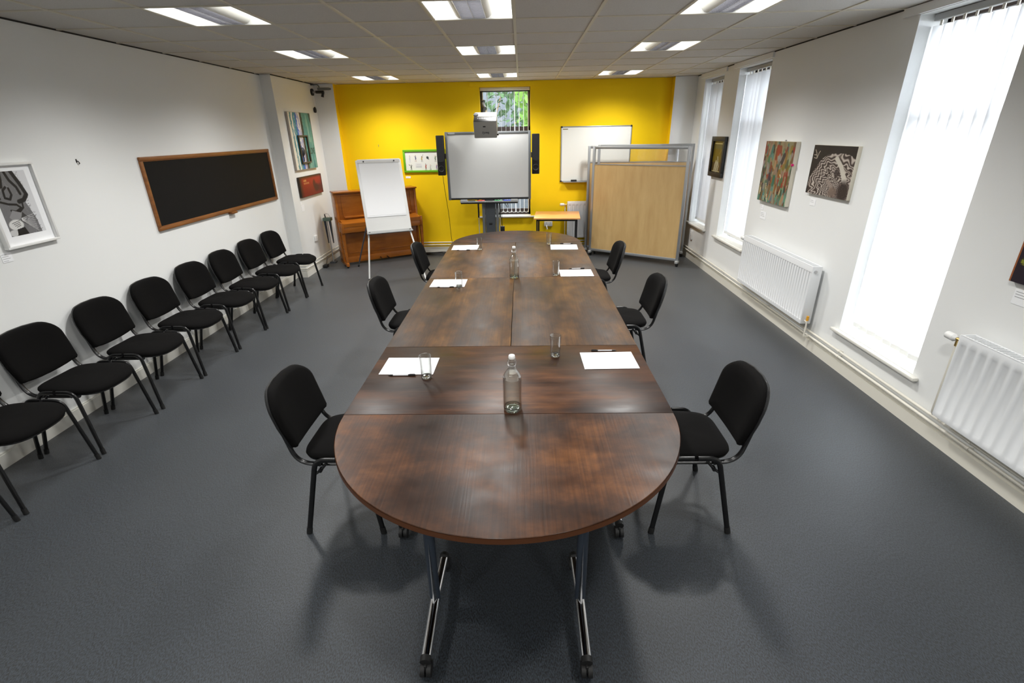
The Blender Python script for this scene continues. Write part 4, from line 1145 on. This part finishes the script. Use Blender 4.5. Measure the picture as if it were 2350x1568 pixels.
art('left_painting', P.img, LW(.0365, -.205, 0), .39, .79, cv)
P = Paint(60, 120, (84, 140, 132), 2.0)
for k in range(70):
    x = rng.uniform(.12, .98); y = rng.uniform(0, 1); c = [(60, 120, 112), (130, 170, 158), (46, 116, 124), (100, 150, 128)][k % 4]
    P.line([(x, y), (x + .03, y + rng.uniform(.1, .4))], rng.uniform(.02, .06), c, .6)
for k in range(30): P.line([(rng.uniform(.0, .10), k / 30), (rng.uniform(.0, .08), k / 30 + .06)], .07, (42, 44, 38), .8)
P.line([(.93, 0), (1, .12)], .12, (50, 60, 48), .8); P.line([(.97, .1), (.99, .5)], .03, (44, 52, 44), .7); P.line([(.55, .05), (.62, .5)], .05, (170, 190, 170), .5)
art('right_painting', P.img, LW(.0365, .205, 0), .385, .795, cv)
obj('lettering', text_mb('LOVE', .125, LW(.037, .275, -.150) @ Matrix.Diagonal((.58, 1, 1, 1)), .0008), mat('dark_green_lettering', rgb(40, 70, 58), .6), cv, 0)
fm = MB(); o_ = (-.085, -.215)
for a, e in (((-.17, -.20), (.17, -.18)), ((-.17, .18), (.17, .20)), ((-.17, -.18), (-.145, .18)), ((.145, -.18), (.17, .18))):
    fm.box((a[0] + o_[0] + .05, a[1] + o_[1] + .10, .036), (e[0] + o_[0] + .05, e[1] + o_[1] + .10, .062), .003)
obj('applied_frame', fm.tf(A), mat('weathered_brown_frame', rgb(78, 70, 54), .6), cv)
m = MB(); m.lathe([(.001, -.05), (.03, -.045), (.046, -.02), (.046, .015), (.03, .045), (.001, .05)], 16); m.tf(LW(.045, -.105, -.145) @ Matrix.Diagonal((1, 1.3, .5, 1))); obj('balloon_shape', m, mat('dark_blue_relief', rgb(34, 44, 60), .5), cv)
m = MB(); m.tube([(.04, -.105, -.20), (.04, -.09, -.24), (.04, -.10, -.285)], .008, 6); obj('balloon_string', m, M_black, cv)

rc = thing('canvas_art', 'dark red canvas with cream lettering below the tall teal canvas', 'painting', (XL2, 8.098, 1.314))
w, h = .87, .294
obj('canvas_body', MB().box((-w / 2, -h / 2, 0), (w / 2, h / 2, .036), .003).tf(A), mat('brown_canvas_edge', rgb(52, 40, 26), .7), rc)
P = Paint(110, 44, (142, 34, 18), .34)
P.put(.55 * np.clip(P.Y * 1.2, 0, 1), (96, 22, 12)); P.ell(.72, .10, .25, .35, (168, 44, 20), .6, .8); P.ell(.35, .2, .2, .3, (150, 40, 18), .5, .8)
P.put(np.clip(1 - P.X / .12, 0, 1), (50, 22, 12)); P.put(np.clip(1 - P.Y / .14, 0, 1), (56, 34, 12)); P.put(np.clip((P.X - .93) / .07, 0, 1), (60, 24, 14))
P.ell(.62, .45, .06, .22, (70, 30, 18), .8, .6); P.ell(.70, .66, .10, .20, (62, 30, 20), .85, .6); P.ell(.86, .70, .12, .18, (74, 26, 16), .7, .8)
for x in np.linspace(.15, .26, 5): P.rect(x, .16, x + .018, .255, (206, 168, 100), .85)
for x in np.linspace(.16, .37, 9): P.rect(x, .30, x + .018, .38, (190, 142, 86), .75)
art('painting', P.img, LW(.0365, 0, 0), w - .004, h - .004, rc)
c2 = thing('picture_label', 'pair of white caption cards under the red canvas', 'label', (XL2, 7.70, 1.02), 0, 'caption cards under the pictures')
obj('card', MB().box((-.055, -.055, .0005), (.055, .04, .003)).tf(A), M_paper, c2, 0); obj('card', MB().box((-.06, .05, .0005), (-.015, .095, .003)).tf(A), M_paper, c2, 0)

socket('white single wall socket between the wall step and the piano', (XL2, 7.967, .502), (0, 1, 0), .10, .088)

# swivelling camera-like device high in the corner
dv = thing('wall_bracket_device', 'black swivel arm with a small grey device high in the corner above the piano', 'camera', (XL2, 8.79, 2.680))
m = MB(); m.tube([(0, 0, 0), (.022, 0, 0)], .052, 22); obj('wall_plate', m, M_black, dv)
m = MB(); m.tube([(.02, 0, 0), (.075, 0, 0)], .016, 12); m2 = obj('arm_collar', m, M_lgrey, dv)
m = MB(); m.tube([(.07, 0, 0), (.20, 0, -.002)], .021, 12); obj('arm', m, M_black, dv)
m = MB(); m.tube([(.115, -.02, .042), (.30, -.02, .040)], .020, 14); m.tube([(.30, -.02, .040), (.325, -.02, .040)], .015, 14); obj('device_tube', m, M_grey, dv)
m = MB(); m.tube([(.19, 0, -.005), (.175, -.01, -.05), (.17, -.012, -.075)], [.018, .020, .022], 10); obj('tightening_knob', m, M_black, dv)
m = MB(); m.tube([(.06, 0, .105), (.11, 0, .105), (.13, 0, .085), (.14, -.01, .06)], .007, 8); m.tube([(.0, 0, .105), (.06, 0, .105)], .010, 8); obj('lead', m, M_dgrey, dv)
pu = thing('pull_switch', 'small black pull cord weight hanging on the cream wall near the piano corner', 'switch', (XL2, 8.760, 2.420))
m = MB(); m.lathe([(.0005, -.045), (.018, -.038), (.023, -.01), (.020, .025), (.008, .042), (.0005, .046)], 14); m.off((.024, 0, 0)); obj('cord_weight', m, M_black, pu)
m = MB(); m.tube([(.024, 0, .04), (.010, .01, .21), (.012, .03, .245)], .0022, 6); obj('pull_cord', m, M_cream, pu)

# slim stand tucked beside the piano
st = thing('slim_stand', 'slim stand with grey-green top and black folded legs tucked beside the piano', 'stand', (XL2 + .085, 8.36, 0))
obj('pole', MB().cyl((0, 0, .02), (0, 0, .73), .009, 10), M_lgrey, st)
obj('top_box', MB().box((-.055, -.05, .715), (.075, .05, .768), .006), M_teal, st)
for x in (-.038, .045):
    m = MB(); m.prism([(x - .018, .72), (x + .018, .72), (x + .012, .34), (x + .004, .34)], -.014, .014); m.tf(Matrix(((1, 0, 0, 0), (0, 0, 1, 0), (0, 1, 0, 0), (0, 0, 0, 1)))); obj('folded_leg', m, M_slate, st)
m = MB(); m.tube([(-.02, 0, .765), (-.026, 0, .80), (-.028, 0, .828)], [.010, .010, .006], 8); m.tube([(-.026, 0, .81), (.0, -.01, .835), (.04, -.01, .825), (.06, 0, .77)], .0022, 6); obj('top_lead', m, M_black, st)
obj('foot_plate', MB().box((-.05, -.05, 0), (.05, .05, .022), .004), M_dgrey, st)
bx = thing('floor_box', 'small black box on the carpet by the skirting near the piano', 'box', (XL2 + .075, 8.02, 0))
obj('box_body', MB().box((-.035, -.05, 0), (.035, .05, .05), .006), M_black, bx)
m = MB(); m.tube([(-.02, .05, .03), (-.03, .12, .05), (-.035, .18, .10), (-.035, .2, .155)], .005, 6); obj('flex', m, M_dgrey, bx)

# ------------------------------------------------------------------ pictures on the window wall
B_ = RWm(*I0)
def canvas(label, y0, y1, z0, z1, d, edge, img, name='canvas_art'):
    t = thing(name, label, 'painting', (XR, (y0 + y1) / 2, (z0 + z1) / 2)); w, h = y1 - y0, z1 - z0
    obj('canvas_body', MB().box((-w / 2, -h / 2, 0), (w / 2, h / 2, d), .002).tf(B_), edge, t)
    art('painting', img, RWm(-d - .0006, 0, 0), w - .003, h - .003, t)
    return t
P = Paint(84, 96, (128, 120, 88), 1.0)
pal = [(140, 66, 40), (96, 134, 116), (150, 112, 100), (92, 92, 60), (176, 140, 104), (64, 118, 104), (140, 100, 40), (60, 54, 44), (160, 158, 136), (150, 50, 30), (118, 126, 100)]
for k in range(260):
    x, y = rng.uniform(0, 1), rng.uniform(0, 1); c = pal[rng.integers(len(pal))]
    if y > .72 and rng.random() < .55: c = (86, 146, 122)
    l = rng.uniform(.04, .16); P.line([(x, y), (x + rng.normal(0, .03), y + l)], rng.uniform(.012, .045), np.array(c) * .86 + rng.normal(0, 8, 3), .85)
for k in range(30):
    x, y = rng.uniform(0, 1), rng.uniform(.5, 1); P.line([(x, y), (x + rng.normal(0, .02), y + rng.uniform(.04, .1))], .010, [(150, 56, 30), (206, 190, 150), (40, 40, 36)][k % 3], .9)
pa = canvas('abstract painting of vertical red, green and brown strokes with a magenta pin', 5.415, 6.075, 1.245, 1.888, .045, M_canvasedge, P.img)
m = MB(); m.tube([(.322, .10, .044), (.345, .10, .050)], .012, 10); m.tf(B_); obj('magenta_pin', m, M_pink, pa)
m = MB(); m.tube([(.03, .32, .01), (.03, .335, .01)], .008, 8); m.tf(B_); obj('hanger', m, M_steel, pa)
n = 120; X, Y = np.meshgrid((np.arange(n) + .5) / n, (np.arange(n) + .5) / n)
cxx, cyy = .62, .85
ang = np.arctan2(Y - cyy, X - cxx); rad = np.hypot((X - cxx) * 1.15, Y - cyy)
wob = .035 * np.sin(9 * X + 5 * Y) + .03 * np.sin(17 * Y - 6 * X + 1) + .022 * np.sin(31 * X + 11 * np.sin(6 * Y)) + .02 * np.sin(23 * ang)
s_ = .5 + .5 * np.sin((rad + wob) * 88 + 3 * np.sin(5 * ang))
dome = rad + .015 * np.sin(7 * ang) < .72 + .04 * np.cos(ang)
img = np.zeros((n, n, 3)) + np.array((24, 17, 18))
val = np.clip((s_ - .25) * 1.5, 0, 1)[..., None]
ins = np.array((52, 40, 38)) * (1 - val) + np.array((186, 176, 166)) * val
img = np.where(dome[..., None], ins, img)
P = Paint(n, n, (0, 0, 0)); P.img = img
P.line([(.60, .24), (.74, .40), (.82, .55), (.88, .68)], .045, (196, 190, 178)); P.line([(.50, .70), (.60, .78), (.62, .86)], .04, (150, 136, 126), .8)
P.ell(.66, .90, .10, .10, (110, 92, 82), .8, .5); P.ell(.88, .86, .12, .2, (36, 26, 26), .9, .6); P.ell(.66, .52, .06, .08, (40, 30, 30), .7, .5)
for pts in ([(.12, .26), (.09, .16), (.05, .10)], [(.12, .26), (.15, .15), (.17, .12)], [(.10, .2), (.04, .2)], [(.12, .27), (.05, .26)]): P.line(pts, .008, (176, 166, 150))
canvas('square dark brown and white line painting of a swirling dome', 4.430, 5.092, 1.432, 1.868, .034, M_canvasedge, P.img)
P = Paint(40, 80, (92, 78, 16), 1.4)
P.put(np.clip(1 - np.abs(P.Y - .55) / .5, 0, 1), (104, 88, 22), .6); P.rect(0, .66, 1, 1, (70, 56, 32), .8); P.rect(.12, .14, .88, .26, (86, 84, 56), .7)
P.line([(.12, .10), (.88, .10)], .012, (200, 190, 130)); P.line([(.10, .94), (.86, .94)], .012, (200, 190, 140))
for pts, r in (([(.30, .92), (.34, .74), (.42, .64)], .06), ([(.46, .93), (.50, .78), (.52, .70)], .08), ([(.62, .93), (.66, .78), (.58, .64), (.52, .50)], .04)): P.line(pts, r, (176, 172, 146), .85)
P.line([(.60, .42), (.78, .28)], .02, (130, 120, 60), .7)
pc = thing('framed_picture', 'narrow black-framed olive picture with pale figures between the two far windows', 'picture', (XR, 7.570, 1.652))
w, h = .50, .54
obj('frame', frame_mb(w, h, .062, .045, B_, .004), M_blackframe, pc)
obj('backing', MB().box((-w / 2 + .03, -h / 2 + .03, .002), (w / 2 - .03, h / 2 - .03, .020)).tf(B_), M_blackframe, pc, 0)
art('picture_sheet', P.img, RWm(-.021, 0, 0), w - .10, h - .10, pc, .25)
P = Paint(60, 60, (26, 14, 30), 1.0)
for k in range(26):
    x, y = rng.uniform(.02, .95), rng.uniform(.1, .95); P.line([(x, y), (x + .05, y + .01)], .025, (150, 160, 40), .8)
P.line([(.0, 0), (.0, 1)], .02, (160, 90, 40), .9)
canvas('dark purple canvas with yellow flecks cut by the right edge of the photo', 2.20, 2.797, 1.190, 1.79, .03, M_blackframe, P.img)
card('upper white caption card under the vertical-stroke painting', (XR, 6.005, 1.165), (0, -1, 0), .07, .06, lines=(.2, .5))
card('lower white caption card under the vertical-stroke painting', (XR, 5.945, 1.078), (0, -1, 0), .14, .085, lines=(.2, .4, .6))
card('white caption card under the swirling dome painting', (XR, 4.985, 1.348), (0, -1, 0), .095, .06, lines=(.2, .45))
card('white caption card under the dark purple canvas', (XR, 2.70, 1.108), (0, -1, 0), .13, .085, lines=(.15, .32, .5))

# ------------------------------------------------------------------ recessed ceiling lamps
def lamp(label, k, r, src=None):
    loc = (GX + .6 * (k + .5), GY + .6 * (r + .5), H)
    if src is not None:
        t = dup(src, loc, 0, label)
    else:
        t = thing('ceiling_light', label, 'ceiling light', loc, 0, 'square recessed ceiling lights')
        q = .288
        b = MB(); zt = .085
        b.box((-q, -q, 0), (-q + .003, q, zt)); b.box((q - .003, -q, 0), (q, q, zt)); b.box((-q, -q, 0), (q, -q + .003, zt)); b.box((-q, q - .003, 0), (q, q, zt)); b.box((-q, -q, zt), (q, q, zt + .004))
        obj('housing', b, M_white, t, 0)
        for s in (-1, 1):
            b = MB(); pts = [(.150, .070), (.19, .066), (.24, .048), (.282, .008)]; n = len(pts)
            b.add([(s * x, y, z) for y in (-q + .006, q - .006) for x, z in pts], [(i, i + 1, n + i + 1, n + i) for i in range(n - 1)])
            obj('wing_diffuser', b, M_wing, t)
            b = MB(); pts = [(.092, .0005), (.112, .006), (.132, .022), (.146, .05), (.150, .070)]; n = len(pts)
            b.add([(s * x, y, z) for y in (-q + .02, q - .02) for x, z in pts], [(i, i + 1, n + i + 1, n + i) for i in range(n - 1)])
            obj('basket_side', b, M_perf, t)
        b = MB(); ql = q - .02
        for x in (-.090, 0, .090): b.box((x - .0012, -ql, .001), (x + .0012, ql, .030))
        for j in range(15):
            y = -ql + 2 * ql * j / 14; b.box((-.09, y - .0008, .002), (.09, y + .0008, .030))
        obj('louvre', b, M_louvre, t, 0)
        b = MB(); b.box((-.089, -ql, .045), (.089, ql, .047)); obj('tube_glow', b, M_tubes, t, 0)
    if src is None:
        li = bpy.data.lights.new('lamp_light', 'SPOT'); li.energy = LAMP; li.spot_size = math.radians(CONE); li.spot_blend = BLEND; li.shadow_soft_size = .12; li.color = (1.0, .995, .97)
        lo = bpy.data.objects.new('lamp_light', li); COL.objects.link(lo); lo.parent = t; lo.location = (0, 0, -.03)
    elif r < -1:
        for ch in t.children:
            if ch.type == 'LIGHT': ch.data = ch.data.copy(); ch.data.energy = LAMP * LNEAR
    return t
names = {(-4, -1): 'square ceiling light nearest the camera above the wall-side chairs', (-1, -1): 'square ceiling light nearest the camera above the table', (2, -1): 'square ceiling light nearest the camera towards the window wall',
         (-4, 2): 'square ceiling light in the second row, on the chalkboard side', (-1, 2): 'square ceiling light in the second row, above the table', (2, 2): 'square ceiling light in the second row, towards the window wall',
         (-4, 6): 'square ceiling light close to the yellow wall, above the piano', (-1, 6): 'square ceiling light close to the yellow wall, above the interactive whiteboard', (2, 6): 'square ceiling light close to the yellow wall, above the screens',
         (-4, -5): 'added square ceiling light out of view above the camera, chalkboard side', (-1, -5): 'added square ceiling light out of view above the camera, over the table end', (2, -5): 'added square ceiling light out of view above the camera, window side'}  # last three: unseen lamps added to light the near end of the room
names.update({(-4, -9): 'added square ceiling light out of view behind the camera, chalkboard side', (-1, -9): 'added square ceiling light out of view behind the camera, middle', (2, -9): 'added square ceiling light out of view behind the camera, window side'})  # unseen row added behind the camera to lift the shade under the table
src = None
for r in (-1, 2, 6, -5, -9):
    for k in LAMP_K:
        t = lamp(names[(k, r)], k, r, src)
        if src is None: src0 = t
        src = src0

# ------------------------------------------------------------------ daylight, camera, colour
wd = bpy.data.worlds.new('overcast_sky'); SC.world = wd; wd.use_nodes = True
bg = wd.node_tree.nodes['Background']; bg.inputs['Color'].default_value = (.84, .92, 1.0, 1); bg.inputs['Strength'].default_value = SKY
cam = bpy.data.cameras.new('camera'); co = bpy.data.objects.new('camera', cam); COL.objects.link(co); SC.camera = co
FPX, PITCH, YAW, ROLL = 1129.36, 0.40165, -0.02498, -0.01936
cam.sensor_fit = 'HORIZONTAL'; cam.sensor_width = 36.0; cam.lens = 36.0 * FPX / 2350.0; cam.clip_start = .02
f = Vector((math.sin(YAW) * math.cos(PITCH), math.cos(YAW) * math.cos(PITCH), -math.sin(PITCH)))
r0 = Vector((math.cos(YAW), -math.sin(YAW), 0)); u0 = r0.cross(f)
r_ = r0 * math.cos(ROLL) + u0 * math.sin(ROLL); u_ = -r0 * math.sin(ROLL) + u0 * math.cos(ROLL)
co.matrix_world = Matrix(((r_.x, u_.x, -f.x, 0), (r_.y, u_.y, -f.y, 0), (r_.z, u_.z, -f.z, 2.026), (0, 0, 0, 1)))
vs = SC.view_settings
SC.display_settings.display_device = 'sRGB'; vs.view_transform = 'Standard'; vs.look = 'None'; vs.gamma = 1.0; vs.exposure = EXPO; vs.use_curve_mapping = False
cy = SC.cycles
cy.use_denoising = True
try: cy.denoiser = 'OPENIMAGEDENOISE'
except Exception: pass
cy.max_bounces = 10; cy.diffuse_bounces = 5; cy.glossy_bounces = 4; cy.transmission_bounces = 10; cy.transparent_max_bounces = 12
cy.sample_clamp_indirect = 6.0; cy.caustics_reflective = False; cy.caustics_refractive = False
